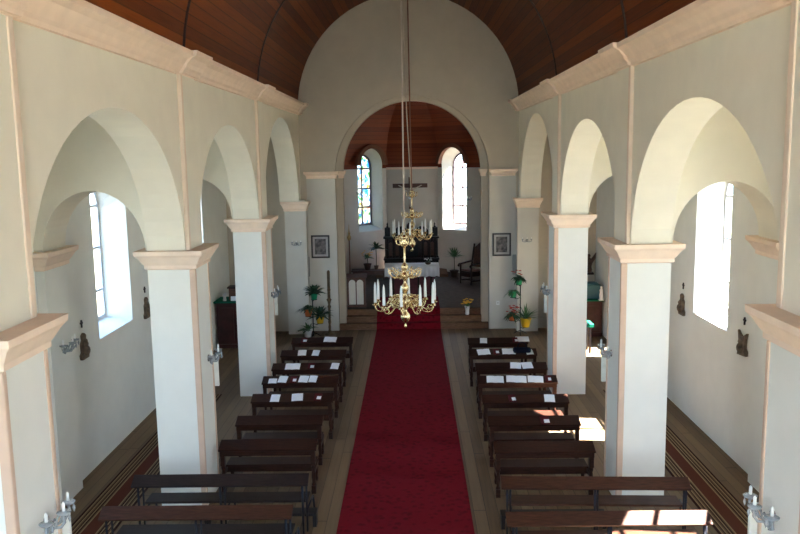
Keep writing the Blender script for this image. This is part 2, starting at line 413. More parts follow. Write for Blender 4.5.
for side, xn, xo in (('left', NL, OL), ('right', NR, OR)):
    sg = 1 if side == 'left' else -1
    for i, (y0, y1) in enumerate(PIER_ROWS[side]):
        t = thing('pier', PLAB[side, i], 'pillar', ((xn + xo) / 2, (y0 + y1) / 2, 0), group='piers of the nave arcades')
        hx, hy = abs(xn - xo) / 2, (y1 - y0) / 2
        MB().box(-hx, hx, -hy, hy, 0, 3.465).build('shaft', 'plaster_white', t)
        capital(-hx, hx, -hy, hy).build('capital', 'peach', t, bevel=.004)
        for s2 in (-1, 1):
            MB().box(sg * (hx - .072), sg * (hx + .012), s2 * (hy + .012), s2 * (hy - .045), 0.0, 3.46).build('corner_strip', 'shaded_peach', t, bevel=.01)
    # respond against the chancel wall
    x0, x1 = (-3.50, -2.92) if side == 'left' else (2.92, 3.50); xn = x1 if side == 'left' else x0
    rs = structure(MB().box(x0, x1, RESP[0], RESP[1] + .02, 0, 3.465).build('wall_respond_' + side, 'dimmed_plaster'))
    capital(x0, x1, RESP[0], RESP[1] + .2, prof=[(o * .7, z) for o, z in CAPPROF]).build('capital', 'peach', rs)
    MB().box(xn - sg * .075, xn + sg * .01, RESP[0] - .012, RESP[0] + .05, 0, 3.46).build('corner_strip', 'chancel_plaster', rs)
    MB().box(x0, x1, RESP[0], RESP[1] + .1, ZCAP, 3.76).build('arch_foot', 'plaster', rs)

# outer walls, windows, aisle ceilings
WINC = [3.34, 8.35, 13.69, 18.97]
def side_window(num, x_in, x_gl, yc, door=False):
    sg = 1 if x_gl > x_in else -1
    xg = x_gl - sg * .06
    fr = MB(); z0, zs, ww = 2.12, 4.05, 1.28
    out = arched(yc, ww + .02, z0, zs); inn = arched(yc, ww - .10, z0 + .06, zs)
    fr.panel(out, [(inn, inn)], lambda u, v: (xg, u, v), lambda u, v: (xg + sg * .05, u, v))
    o = structure(fr.build('window_%d' % num, 'window_paint'))
    b = MB(); b.box(xg + sg * .002, xg + sg * .048, yc - .03, yc + .03, z0 + .03, zs + ww / 2 - .03)
    for z in (2.64, 3.41, 4.16): b.box(xg + sg * .004, xg + sg * .046, yc - ww / 2 + .02, yc + ww / 2 - .02, z - .022, z + .022)
    b.build('glazing_bar', 'window_paint', o)
    MB().prism(inn, lambda u, v: (xg + sg * .022, u, v), lambda u, v: (xg + sg * .027, u, v)).build('pane', 'clear_glass', o)
    portal('portal', (x_gl + sg * .02, yc, (z0 + zs + .64) / 2), (-sg, 0, 0), 1.35, 2.9)
wn = 1
for side, xi, xo in (('left', WL, WL - .5), ('right', WR, WR + .5)):
    sg = 1 if side == 'left' else -1
    holes = []
    for yc in WINC:
        if side == 'right' and yc > 18: continue
        holes.append((arched(yc, 1.58, 2.02, 4.32), arched(yc, 1.28, 2.12, 4.05)))
    ow = structure(MB().panel([(YB - .3, 0)] + ([] if side == 'left' else [(18.95, 0), (18.95, 2.3), (19.95, 2.3), (19.95, 0)]) + [(YC0 + .3, 0), (YC0 + .3, 6.1), (YB - .3, 6.1)], holes,
                   lambda u, v: (xi, u, v), lambda u, v: (xo, u, v)).build('wall_' + side, 'plaster_white'))
    for yc in WINC:
        if side == 'right' and yc > 18:
            dr = structure(MB().box(xo + .02, xo + 1.0, 19.9, 19.95, .02, 2.28).build('added_door', 'brown_wood'))  # unseen door, added to let the sun patch onto the aisle floor
            MB().tube([(xo + .9, 19.9, 1.05), (xo + .9, 19.84, 1.05), (xo + .8, 19.84, 1.05)], .012, 6).build('door_handle', 'silver', dr)
            portal('portal', (xo + .03, 19.45, 1.15), (-1, 0, 0), 1.05, 2.3); continue
        side_window(wn, xi, xo, yc); wn += 1
    xa = -3.62 if side == 'left' else 3.54
    structure(MB().box(min(xa, xo), max(xa, xo), YB - .3, YC0 + .3, 5.9, 6.1).build('ceiling_aisle_' + side, 'plaster'))
    # transverse arches, wall pilasters and corbels
    xp = xi + sg * .12
    xm = OL if side == 'left' else OR
    for y0, y1 in PIER_ROWS[side]:
        a, b_ = min(xm, xi), max(xm, xi); c = (xm + xp) / 2; hw = abs(xm - xp) / 2 - .01
        ol = [(a, ZCAP)] + arc(c, ZCAP, hw, .83, PI, 0, 24) + [(b_, ZCAP), (b_, 5.95), (a, 5.95)]
        MB().prism(ol, lambda u, v: (u, y0, v), lambda u, v: (u, y1, v)).build('cross_arch', 'plaster', ow)
        MB().box(xi - sg * .02, xp, y0, y1, 0, 3.47).build('pilaster', 'plaster_white', ow)
        MB().box(xp - sg * .05, xp + sg * .008, y0 - .008, y0 + .05, 0, 3.46).build('pilaster_edge', 'plaster_white', ow)
        capital(min(xi, xp), max(xi, xp), y0, y1).build('corbel', 'peach', ow)

# chancel wall with stepped arch
ol = [(-5.7, 0), (CX - 2.14, 0)] + arc(CX, 4.46, 2.14, 2.11, PI, 0, 40) + [(CX + 2.14, 0), (5.7, 0), (5.7, 6.1), (3.4, 6.1), (3.4, 9.6), (-3.4, 9.6), (-3.4, 6.1), (-5.7, 6.1)]
cw = structure(MB().panel(ol, [], lambda u, v: (u, YC0, v), lambda u, v: (u, YC0 + .22, v)).build('wall_chancel', 'shaded_beige_plaster'))
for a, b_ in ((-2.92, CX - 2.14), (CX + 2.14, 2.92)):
    MB().box(a, b_, YC0 - .006, YC0 + .1, 0, 4.36).build('lower_wall_tone', 'dimmed_plaster', cw)  # added sheet, lighter than the wall above to imitate stronger light low down
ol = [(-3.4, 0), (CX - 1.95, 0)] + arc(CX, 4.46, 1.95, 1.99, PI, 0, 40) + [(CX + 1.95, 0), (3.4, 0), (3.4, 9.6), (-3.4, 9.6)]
MB().prism(ol, lambda u, v: (u, YC0 + .2, v), lambda u, v: (u, YC1, v)).build('inner_arch', 'shaded_beige_plaster', cw)
imp = [(0, 4.33), (.03, 4.34), (.03, 4.39), (.055, 4.43), (.095, 4.47), (.10, 4.53)]
for nm, a, b_ in (('trim_3', -2.99, CX - 2.14), ('trim_4', CX + 2.14, 2.87)):
    t3 = structure(capital(a + .1, b_ - .0, YC0, YC0 + .1, prof=imp).build(nm, 'peach'))
    a2, b2 = (CX - 2.05, CX - 1.95) if a < 0 else (CX + 1.95, CX + 2.05)
    capital(a2, b2, YC0 + .2, YC1 - .1, prof=[(o * .6, z) for o, z in imp]).build('impost', 'peach', t3)

# unseen rear wall, windows and open doorway invented to light the pier fronts
rh = [(arched(0, 3.8, 4.0, 7.0), arched(0, 3.6, 4.1, 7.0)), (arched(-4.35, 1.3, 1.6, 4.4), arched(-4.35, 1.2, 1.7, 4.4)), (arched(4.35, 1.3, 1.6, 4.4), arched(4.35, 1.2, 1.7, 4.4))]
rear = structure(MB().panel([(-5.7, 0), (-1.7, 0), (-1.7, 3.6), (1.7, 3.6), (1.7, 0), (5.7, 0), (5.7, 9.6), (-5.7, 9.6)], rh, lambda u, v: (u, YB, v), lambda u, v: (u, YB - .4, v)).build('wall_rear', 'plaster'))
fr = MB(); o_ = arched(0, 3.62, 4.08, 7.0); i_ = arched(0, 3.46, 4.16, 7.0)
fr.panel(o_, [(i_, i_)], lambda u, v: (u, YB - .32, v), lambda u, v: (u, YB - .37, v))
rw = structure(fr.build('window_%d' % wn, 'window_paint')); wn += 1  # added central window, sends daylight onto the piers
b = MB()
for x in (-.9, 0, .9): b.box(x - .03, x + .03, YB - .365, YB - .325, 4.12, 8.3)
for z in (5.1, 6.05, 7.0): b.box(-1.76, 1.76, YB - .364, YB - .326, z - .03, z + .03)
b.build('glazing_bar', 'window_paint', rw)
MB().prism(i_, lambda u, v: (u, YB - .343, v), lambda u, v: (u, YB - .348, v)).build('pane', 'clear_glass', rw)
portal('portal', (0, YB - .42, 6.5), (0, 1, 0), 3.8, 5.0)
for x in (-4.35, 4.35):
    o_ = arched(x, 1.22, 1.68, 4.4); i2 = arched(x, 1.08, 1.76, 4.4)
    w2 = structure(MB().panel(o_, [(i2, i2)], lambda u, v: (u, YB - .32, v), lambda u, v: (u, YB - .37, v)).build('window_%d' % wn, 'window_paint')); wn += 1  # aisle windows added for more light from behind
    MB().prism(i2, lambda u, v: (u, YB - .343, v), lambda u, v: (u, YB - .348, v)).build('pane', 'clear_glass', w2)
    portal('portal', (x, YB - .42, 3.35), (0, 1, 0), 1.3, 3.4)
portal('portal', (0, YB - .42, 1.8), (0, 1, 0), 3.4, 3.6)

# chancel: steps, floor, apse walls, dome
st = MB()
for i in range(3):
    st.box(CX - 2.13, CX + 2.13, 22.40 + .25 * i, YC1 + .1, CF / 3 * i, CF / 3 * (i + 1))
structure(st.build('floor_steps', 'step_wood'))
structure(MB().box(-3.2, 3.26, YC1 + .02, 31.2, 0, CF).build('floor_chancel', 'chancel_floor'))
structure(MB().box(-1.35, 1.3, 28.85, 30.6, CF, CF + .1).build('floor_predella', 'step_wood'))
AR = 2.73; YA = 27.77; AH = .98; ZS = 4.45
sq = math.sqrt(.5)
def wall_strip(name, p0, p1, hole=None, zt=ZS):
    """upright wall from plan point p0 to p1 (interior on the left of the way), 0.55 thick"""
    p0 = Vector((*p0, 0)); p1 = Vector((*p1, 0)); d = (p1 - p0); L_ = d.length; d.normalize(); nrm = Vector((d.y, -d.x, 0))
    f0 = lambda u, v: tuple(p0 + d * u + Vector((0, 0, v))); f1 = lambda u, v: tuple(p0 + d * u + nrm * .55 + Vector((0, 0, v)))
    e = .0
    outer = [(0, 0), (L_, 0), (L_, zt)]
    if hole:
        c = L_ / 2 + hole
        outer += [(c + .80, zt)] + arc(c, 4.58, .79, .79, 0.0, PI, 20) + [(c - .80, zt)]
    outer += [(0, zt)]
    hl = []
    if hole: hl = [(arched(c, 1.22, 2.12, 4.58), arched(c, .92, 2.32, 4.52))]
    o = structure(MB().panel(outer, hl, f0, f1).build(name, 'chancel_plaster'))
    return o, p0, d, nrm, f0, f1, L_
Pr = [(CX + AR, YC1), (CX + AR, YA + AH), (CX + AH, YA + AR), (CX - AH, YA + AR), (CX - AR, YA + AH), (CX - AR, YC1)]
nm = ['wall_chancel_right', 'wall_apse_right', 'wall_apse_back', 'wall_apse_left', 'wall_chancel_left']
hl = [None, .415, None, -.415, None]
# walk so that the outward normal points away from the apse
for k in range(5):
    a, b_ = Pr[k], Pr[k + 1]
    o, p0, d, nrm, f0, f1, L_ = wall_strip(nm[k], a, b_, hl[k])
    md = MB(); md.add([f0(0, ZS - .05), f0(L_, ZS - .05), f0(L_, ZS + .03), f0(0, ZS + .03)] + [tuple(Vector(q) - nrm * .05) for q in (f0(0, ZS - .05), f0(L_, ZS - .05), f0(L_, ZS + .03), f0(0, ZS + .03))],
                      [(0, 1, 2, 3), (7, 6, 5, 4), (0, 4, 5, 1), (3, 2, 6, 7), (0, 3, 7, 4), (1, 5, 6, 2)])
    if not hl[k]: md.build('wall_ledge', 'peach', o)
    if hl[k]:
        c = L_ / 2 + hl[k]
        f2 = lambda u, v: tuple(Vector(f0(u, v)) - nrm * .18)
        ring = arc(c, 4.58, .76, .76, 0, PI, 20) + arc(c, 4.58, .62, .62, PI, 0, 20)
        MB().prism(ring, f0, f2).build('hood_mould', 'hood_wood', o)
        g = lambda t: (lambda u, v: tuple(p0 + d * u + nrm * t + Vector((0, 0, v))))
        ww = .92; out = arched(c, ww + .02, 2.31, 4.52); inn = arched(c, ww - .1, 2.37, 4.52)
        fo = structure(MB().panel(out, [(inn, inn)], g(.47), g(.52)).build('window_%d' % wn, 'lead')); wn += 1
        b = MB(); b.prism([(c - .028, 2.35), (c + .028, 2.35), (c + .028, 4.95), (c - .028, 4.95)], g(.475), g(.515))
        for z in (3.0, 3.7, 4.45): b.prism([(c - .42, z - .032), (c + .42, z - .032), (c + .42, z + .032), (c - .42, z + .032)], g(.478), g(.512))
        b.build('glazing_bar', 'lead', fo)
        pane = MB().prism(inn, g(.494), g(.498)).build('pane', 'stained_glass' if 'left' in nm[k] else 'clear_glass', fo)
        q = p0 + d * c + nrm * .57; portal('portal', (q.x, q.y, 3.7), tuple(-nrm), 1.0, 2.5)
# dome: barrel over the chancel, ribbed half dome over the apse
dm = MB(); plan = [(AR, YC1 - .05 - YA), (AR, 0), (AR, AH), (AH, AR), (-AH, AR), (-AR, AH), (-AR, 0), (-AR, YC1 - .05 - YA)]
NOTCH = {2: (.415, .62, 4.58), 4: (-.415, .62, 4.58)}
def dome_pt(k, u, z):
    """point on side k of the vault; u in -1..1 along that side at height z"""
    t = math.asin(min(1, (z - ZS) / AR)); cs = max(math.cos(t), .002)
    def q(p): return Vector((CX + p[0] * cs, YA + (p[1] * cs if p[1] > 0 else p[1]), z))
    a, b2 = q(plan[k]), q(plan[k + 1]); return tuple(a + (b2 - a) * (u + 1) / 2)
for k in range(7):
    zs_ = sorted(set([ZS + AR * math.sin(PI / 2 * i / 16) for i in range(17)] + [4.58 + .62 * math.sin(PI / 2 * i / 10) for i in range(11)]))
    def spans(z, up):
        if k not in NOTCH: return [(-1, 1)]
        c, r, zc = NOTCH[k]; top = zc + r
        if z > top + 1e-6 or (up and z > top - 1e-6): return [(-1, 1)]
        L2 = (AR - AH) * sq * math.cos(math.asin((z - ZS) / AR)); wd = math.sqrt(max(0, r * r - max(0, z - zc) ** 2))
        return [(-1, (c - wd) / L2), ((c + wd) / L2, 1)]
    for z0, z1 in zip(zs_[:-1], zs_[1:]):
        up = k in NOTCH and z0 > NOTCH[k][2] + NOTCH[k][1] - 1e-6
        for (a0, a1), (b0, b1) in zip(spans(z0, up), spans(z1, up)):
            dm.add([dome_pt(k, a0, z0), dome_pt(k, a1, z0), dome_pt(k, b1, z1), dome_pt(k, b0, z1)], [(0, 1, 2, 3)])
dome = structure(dm.build('ceiling_apse', 'dome_boards', recalc=True))

# carpet up the nave, over the steps to the altar
cl, cr_ = -1.042, .795
prof = [(YB + .2, .012), (22.385, .012), (22.385, .179), (22.635, .179), (22.635, .346), (22.885, .346), (22.885, .512), (24.8, .512)]
cp = MB(); nn = len(prof)
low = [(y, z) for y, z in prof]
vs_ = []
for x in (cl, (cl + cr_) / 2, cr_):
    vs_ += [(x, y, z) for y, z in prof]
fs_ = []
for j in range(2):
    for i in range(nn - 1): fs_.append((j * nn + i, (j + 1) * nn + i, (j + 1) * nn + i + 1, j * nn + i + 1))
cp.add(vs_, fs_)
o = cp.build('aisle_carpet', 'red_carpet'); so = o.modifiers.new('thick', 'SOLIDIFY'); so.thickness = .011; so.offset = -1
tag(o, 'long red patterned carpet running up the middle of the nave', 'carpet')
o = MB().box(3.98, 4.62, -2, 16.3, 0.0005, .012).build('striped_runner', 'striped_runner')
tag(o, 'brown striped runner on the floor of the right aisle', 'rug', 'striped aisle runners')
o = MB().box(-4.72, -4.06, -2, 16.3, 0.0005, .012).build('striped_runner', 'striped_runner')
tag(o, 'brown striped runner on the floor of the left aisle', 'rug', 'striped aisle runners')

# ------------------------------------------------------------------ pews
TILT = math.radians(20)
def ledge_pew(width, loc, label):
    """origin at the near edge of the ledge, on the floor; sitters face +y"""
    t = thing('ledge_pew', label, 'pew', loc, group='dark ledge pews beside the carpet')
    h = width / 2
    R = Matrix.Translation((0, 0, .695)) @ Matrix.Rotation(TILT, 4, 'X')
    MB().box(-h, h, 0, .25, -.03, 0, mtx=R).build('ledge', 'pew_wood', t, bevel=.006)
    MB().box(-h + .02, h - .02, .012, .04, .60, .672).build('apron', 'pew_wood', t)
    MB().box(-h + .05, h - .05, .24, .56, .345, .375).build('seat', 'pew_wood', t, bevel=.006)
    MB().box(-h + .06, h - .06, .25, .28, .26, .345).build('seat_rail', 'pew_wood', t)
    leg = [(.022, 0), (.027, .04), (.022, .09), (.03, .14), (.024, .2), (.03, .3), (.028, .34)]
    for s in (-1, 1):
        x = s * (h - .055)
        nl = MB().box(x - .032, x + .032, .02, .085, .44, .68).box(x - .032, x + .032, .02, .085, 0, .12)
        nl.lathe([(.028, .12), (.034, .14), (.022, .17), (.033, .27), (.022, .37), (.034, .41), (.028, .44)], 10, (x, .052, 0)).build('leg', 'pew_wood', t)
        MB().lathe(leg, 10, (x - s * .02, .52, 0)).build('leg', 'pew_wood', t)
        MB().box(x - .02, x + .02, .07, .52, .29, .345).build('side_rail', 'pew_wood', t)
        MB().box(x - .02, x + .02, .06, .24, .60, .665).build('ledge_bracket', 'pew_wood', t)
    return t
ORD = ['first', 'second', 'third', 'fourth', 'fifth', 'sixth', 'seventh']
LY = [17.95, 16.75, 15.65, 14.7, 13.55, 12.35, 11.25]; RY = [17.7, 16.65, 15.5, 14.55, 13.35, 12.2, 11.05]
LX = [(-2.91, -1.39), (-2.97, -1.45), (-2.97, -1.43), (-2.99, -1.43), (-2.97, -1.42), (-2.98, -1.47), (-2.99, -1.44)]
LX = [(a + .095, b_) for a, b_ in LX]
RX = [(1.25, 2.62), (1.20, 2.66), (1.25, 2.69), (1.21, 2.72), (1.20, 2.70), (1.19, 2.66), (1.17, 2.63)]
for i in range(7):
    ledge_pew(LX[i][1] - LX[i][0], (sum(LX[i]) / 2, LY[i], 0), 'dark wooden ledge pew left of the carpet, %s from the chancel steps' % ORD[i])
    ledge_pew(RX[i][1] - RX[i][0], (sum(RX[i]) / 2, RY[i], 0), 'dark wooden ledge pew right of the carpet, %s from the chancel steps' % ORD[i])

def long_bench(x0, x1, y, label, wood, seatwood, rz=0.0):
    t = thing('long_bench', label, 'bench', ((x0 + x1) / 2, y, 0), rz, group='long iron legged benches')
    h = (x1 - x0) / 2
    R = Matrix.Translation((0, 0, .69)) @ Matrix.Rotation(math.radians(30), 4, 'X')
    MB().box(-h, h, 0, .20, -.028, 0, mtx=R).build('backrest', wood, t, bevel=.006)
    MB().box(-h + .10, h - .04, .22, .52, .35, .38).build('seat', seatwood, t, bevel=.006)
    for x in (-h + .08, 0, h - .08):
        MB().tube([(x, .04, 0), (x, .05, .35), (x, .055, .695)], .016, 8).build('leg', 'iron', t)
        MB().tube([(x + .045, .10, 0), (x + .045, .11, .40), (x + .045, .12, .71)], .014, 8).build('leg', 'iron', t)
        MB().tube([(x + .1, .52, 0), (x + .09, .48, .2), (x + .08, .46, .345)], .015, 8).build('leg', 'iron', t)
        MB().tube([(x + .045, .11, .3), (x + .07, .3, .335), (x + .08, .48, .335)], .013, 8).build('bracket', 'iron', t)
    return t
long_bench(-3.75, -1.40, 9.98, 'long dark bench left of the carpet just in front of the white pier', 'grey_bench_wood', 'grey_bench_wood')
long_bench(-3.81, -1.47, 9.02, 'long reddish bench at bottom left, nearest the viewer', 'bench_wood', 'grey_bench_wood')
long_bench(1.13, 3.55, 9.78, 'long brown bench right of the carpet just in front of the white pier', 'bench_wood', 'bench_wood', -.035)
long_bench(1.08, 3.46, 8.77, 'long bench at bottom right, nearest the viewer, with sunlit end', 'bench_wood', 'bench_wood')
for x0, x1, y, lb in ((-2.85, -1.33, 10.02, 'low black kneeler under the long bench left of the carpet'), (1.16, 2.56, 9.9, 'low black kneeler under the long bench right of the carpet')):
    t = thing('kneeler', lb, 'kneeler', ((x0 + x1) / 2, y, 0), group='low kneelers'); h = (x1 - x0) / 2
    MB().box(-h, h, .16, .36, .16, .20).build('board', 'black_wood', t, bevel=.006)
    for s in (-1, 1): MB().box(s * h, s * (h - .05), .18, .34, 0, .16).build('foot', 'black_wood', t)

# sheets and hymn books on the ledges; (pew, kind, x, distance up the ledge, width, length)
PAPERS = {('L', 0): [('b', -2.52, .11, .14), ('s', -1.92, .14, .29)], ('L', 1): [('s', -2.41, .13, .18), ('s', -2.11, .12, .15)],
 ('L', 2): [('s', -2.45, .12, .30), ('b', -2.07, .12, .13), ('s', -1.59, .12, .16)],
 ('L', 3): [('s', -2.69, .08, .16), ('s', -2.50, .13, .17), ('b', -2.29, .11, .12), ('s', -2.10, .13, .18), ('s', -1.92, .13, .15)],
 ('L', 4): [('s', -2.45, .11, .16), ('s', -2.06, .13, .20), ('b', -1.69, .12, .13)],
 ('R', 0): [('s', 1.61, .12, .16), ('b', 2.33, .12, .12)],
 ('R', 1): [('s', 1.52, .12, .27), ('b', 1.79, .12, .12), ('s', 2.06, .13, .28), ('s', 2.50, .10, .15)],
 ('R', 2): [('s', 2.06, .13, .215), ('s', 2.29, .13, .215)],
 ('R', 3): [('s', 1.55, .12, .32), ('s', 1.95, .12, .38), ('s', 2.31, .11, .29), ('b', 2.55, .12, .11)],
 ('R', 4): [('b', 1.72, .12, .12), ('s', 2.37, .12, .18)], ('R', 5): [('b', 2.10, .11, .14)]}
for (sd_, i), L_ in PAPERS.items():
    y = (LY if sd_ == 'L' else RY)[i]; sidew = 'left' if sd_ == 'L' else 'right'
    order = sorted(L_, key=lambda q: abs(q[1]))
    for kind, x, v, wd in L_:
        k = order.index((kind, x, v, wd)); pos = ('nearest the carpet' if k == 0 else '%s from the carpet' % ORD[k]) if len(L_) > 1 else 'lying alone'
        where = '%s, %s ledge %s of carpet from altar' % (pos, ORD[i], sidew)
        m4 = Matrix.Translation((x, y, .695)) @ Matrix.Rotation(TILT, 4, 'X') @ Matrix.Translation((0, v, .0015)) @ Matrix.Rotation(random.uniform(-.12, .12), 4, 'Z')
        ln = .105
        if v - ln < .005: ln = v - .005
        if v + ln > .245: ln = .245 - v
        if kind == 's':
            mb = MB(); N_ = 6; vs_ = []; fs_ = []
            for j in range(N_ + 1):
                u = -wd / 2 + wd * j / N_; zz = .004 * (1 - abs(2 * j / N_ - 1)) if wd < .25 else .006 * abs(math.sin(2 * PI * j / N_))
                for yy in (-ln, ln):
                    for dz in (0, .003): vs_.append((u, yy, zz + dz))
            for j in range(N_):
                a = 4 * j; b_ = a + 4
                fs_ += [(a, b_, b_ + 2, a + 2), (a + 1, a + 3, b_ + 3, b_ + 1), (a, a + 1, b_ + 1, b_), (a + 2, b_ + 2, b_ + 3, a + 3)]
            fs_ += [(0, 2, 3, 1), (4 * N_, 4 * N_ + 1, 4 * N_ + 3, 4 * N_ + 2)]
            o = mb.add(vs_, fs_).build('song_sheet', 'paper'); o.matrix_world = m4
            tag(o, ('open white song sheet ' if wd > .25 else 'small white song sheet ') + where, 'paper', 'song sheets on the ledges')
        else:
            t = thing('hymn_book', 'dark red hymn book ' + where, 'book', group='hymn books on the ledges'); t.matrix_world = m4
            MB().box(-wd / 2, wd / 2, -ln * .85, ln * .85, 0, .018).build('cover', 'red_cover', t)
            MB().box(-wd / 2 + .05, wd / 2 - .005, -ln * .7, ln * .1, .018, .021).build('page', 'paper', t)
t = thing('bag', 'dark blue bag lying on the second ledge right of the carpet', 'bag', (2.34, 16.66, .73))
MB().box(-.19, .19, .02, .17, -.01, .10).build('pouch', 'navy_cloth', t, bevel=.035)
MB().tube([(-.1, .08, .1), (-.07, .08, .19), (0, .08, .22), (.07, .08, .19), (.1, .08, .1)], .01, 6).build('handle', 'navy_cloth', t)
o = MB().box(-.15, .15, -.1, .1, 0, .012).build('song_sheet', 'paper'); o.matrix_world = Matrix.Translation((2.45, 17.93, .79)) @ Matrix.Rotation(math.radians(35), 4, 'X')
tag(o, 'open white song sheet at the pier end of the first ledge right of carpet', 'paper', 'song sheets on the ledges')
o.matrix_world = Matrix.Translation((2.50, 17.7, .695)) @ Matrix.Rotation(TILT, 4, 'X') @ Matrix.Translation((0, .16, .001))

# ------------------------------------------------------------------ chandeliers
def chandelier(loc, label, rope_top, rope_label, ropemat, ropew=.012):
    t = thing('chandelier', label, 'chandelier', loc, group='brass chandeliers')
    col = [(.004, 0), (.018, .02), (.022, .045), (.010, .07), (.014, .09), (.05, .12), (.075, .165), (.08, .20), (.07, .24), (.035, .28), (.022, .31),
           (.03, .33), (.06, .36), (.085, .40), (.095, .44), (.075, .50), (.04, .54), (.028, .57), (.03, .60), (.058, .64), (.066, .68), (.055, .72), (.03, .75), (.02, .78), (.03, .82), (.075, .86), (.085, .89), (.06, .93), (.03, .96),
           (.045, .985), (.062, 1.02), (.055, 1.06), (.028, 1.09), (.016, 1.11), (.016, 1.34), (.028, 1.36), (.055, 1.40), (.06, 1.43), (.03, 1.47), (.045, 1.50), (.06, 1.53), (.015, 1.55), (.008, 1.57)]
    MB().lathe(col, 20).build('stem', 'brass', t)
    for k in range(10):
        a = 2 * PI * k / 10 + .2; M = Matrix.Rotation(a, 4, 'Z')
        pts = [(.07, 0, .42), (.13, 0, .46), (.20, 0, .44), (.26, 0, .37), (.33, 0, .315), (.41, 0, .30), (.475, 0, .325), (.50, 0, .375), (.50, 0, .42)]
        ar = MB().tube(pts, [.014, .014, .013, .012, .012, .012, .012, .011, .011], 8, mtx=M)
        ar.tube([(.20, 0, .44), (.25, 0, .47), (.30, 0, .45), (.31, 0, .40), (.28, 0, .385)], [.011, .01, .009, .008, .006], 6, mtx=M)
        ar.tube([(.41, 0, .30), (.38, 0, .345), (.40, 0, .38), (.435, 0, .37)], [.010, .009, .008, .006], 6, mtx=M)
        arm = ar.build('arm', 'brass', t)
        MB().lathe([(.012, .40), (.045, .415), (.05, .425), (.02, .43), (.022, .465), (.018, .465)], 12, (.50, 0, 0), mtx=M).build('drip_pan', 'brass', arm)
        MB().lathe([(.024, .46), (.024, .52), (.021, .68), (.018, .74), (.007, .79), (.002, .80)], 10, (.50, 0, 0), mtx=M).build('candle', 'candle_wax', arm)
    for k in range(10):
        a = 2 * PI * k / 10 + .51; M = Matrix.Rotation(a, 4, 'Z')
        o_ = MB().tube([(.07, 0, .50), (.13, 0, .55), (.20, 0, .54), (.24, 0, .49), (.21, 0, .45), (.17, 0, .47)], [.014, .013, .012, .010, .008, .006], 7, mtx=M)
        o_.tube([(.08, 0, .40), (.15, 0, .36), (.22, 0, .37), (.25, 0, .42), (.22, 0, .45)], [.012, .011, .010, .009, .006], 7, mtx=M)
        o_.ball(tuple(M @ Vector((.245, 0, .53))), .016, 6)
        o_.build('leaf_scroll', 'brass', t)
    for k in range(10):
        a = 2 * PI * k / 10 + .5; M = Matrix.Rotation(a, 4, 'Z')
        o_ = MB().tube([(.06, 0, .89), (.12, 0, .86), (.19, 0, .86), (.25, 0, .90), (.27, 0, .95), (.24, 0, .985), (.205, 0, .965), (.215, 0, .93)], [.013, .012, .012, .011, .010, .009, .008, .006], 7, mtx=M)
        o_.tube([(.12, 0, .86), (.14, 0, .91), (.17, 0, .945), (.155, 0, .98), (.125, 0, .965)], [.010, .009, .008, .008, .005], 6, mtx=M)
        o_.ball(tuple(M @ Vector((.27, 0, .99))), .014, 6)
        o_.build('scroll', 'brass', t)
    for k in range(6):
        a = 2 * PI * k / 6; M = Matrix.Rotation(a, 4, 'Z')
        o_ = MB().tube([(.05, 0, 1.42), (.09, 0, 1.39), (.13, 0, 1.42), (.135, 0, 1.47), (.11, 0, 1.49), (.10, 0, 1.46)], [.012, .011, .010, .009, .007, .005], 6, mtx=M)
        o_.ball(tuple(M @ Vector((.13, 0, 1.50))), .014, 6)
        o_.build('crown_leaf', 'brass', t)
    rp_ = MB(); x, y, z = loc
    rp_.tube([(x, y, z + 1.56), ((x * .6 + rope_top[0] * .4), y, z + 3), rope_top], ropew, 6)
    o = rp_.build('suspension_rope', ropemat); tag(o, rope_label, 'rope')
    return t
chandelier((-.11, 13.0, 2.12), 'large brass candle chandelier hanging nearest, above the middle of the red carpet', (-.10, 13.0, 9.24), 'pale rope hanging the nearer chandelier from the vault', 'cord')
ch2 = chandelier((.02, 20.3, 2.52), 'smaller looking brass candle chandelier hanging farther off in front of the chancel arch', (-.02, 20.3, 9.24), 'dark reddish rope hanging the farther chandelier from the vault', 'dark_cord', .016)
o = MB().tube([(.0, 20.27, 4.07), (-.08, 20.2, 6.0), (-.17, 20.15, 9.24)], .014, 6).build('hauling_rope', 'cord'); tag(o, 'pale slanting rope beside the dark rope of the farther chandelier', 'rope')

# ------------------------------------------------------------------ wall sconces
def sconce(loc, rz, label, s=1.0):
    """bracket on a wall whose outward normal is local -y"""
    t = thing('wall_sconce', label, 'wall light', loc, rz, group='glass wall sconces'); t.scale = (s, s, s)
    MB().lathe([(.002, -.012), (.05, -.01), (.055, 0), (.04, .012), (.015, .02)], 14, mtx=Matrix.Rotation(PI / 2, 4, 'X')).build('wall_plate', 'silver', t)
    for q in (-1, 0, 1):
        e = (q * .20, -.10 - .05 * (q == 0), .05)
        a = MB().tube([(0, -.01, 0), (q * .06, -.05, -.06), (q * .14, -.09 - .03 * (q == 0), -.05), (e[0] + q * .02, e[1], -.01), e], .013, 8)
        a.tube([(q * .08, -.07, -.06), (q * .10, -.09, .01), (q * .06, -.10, .05), (q * .03, -.09, .02)], [.011, .010, .009, .006], 7)
        a = a.build('arm', 'crystal', t)
        MB().lathe([(.01, 0), (.05, .015), (.058, .03), (.02, .033), (.02, .04), (.014, .04)], 14, e).build('drip_pan', 'crystal', a)
        MB().lathe([(.014, .03), (.014, .10), (.004, .115)], 8, e).build('candle', 'candle_wax', a)
        MB().lathe([(.001, -.075), (.014, -.04), (.003, 0)], 6, (e[0], e[1] - .045, e[2] + .015)).build('crystal_drop', 'crystal', a)
    return t
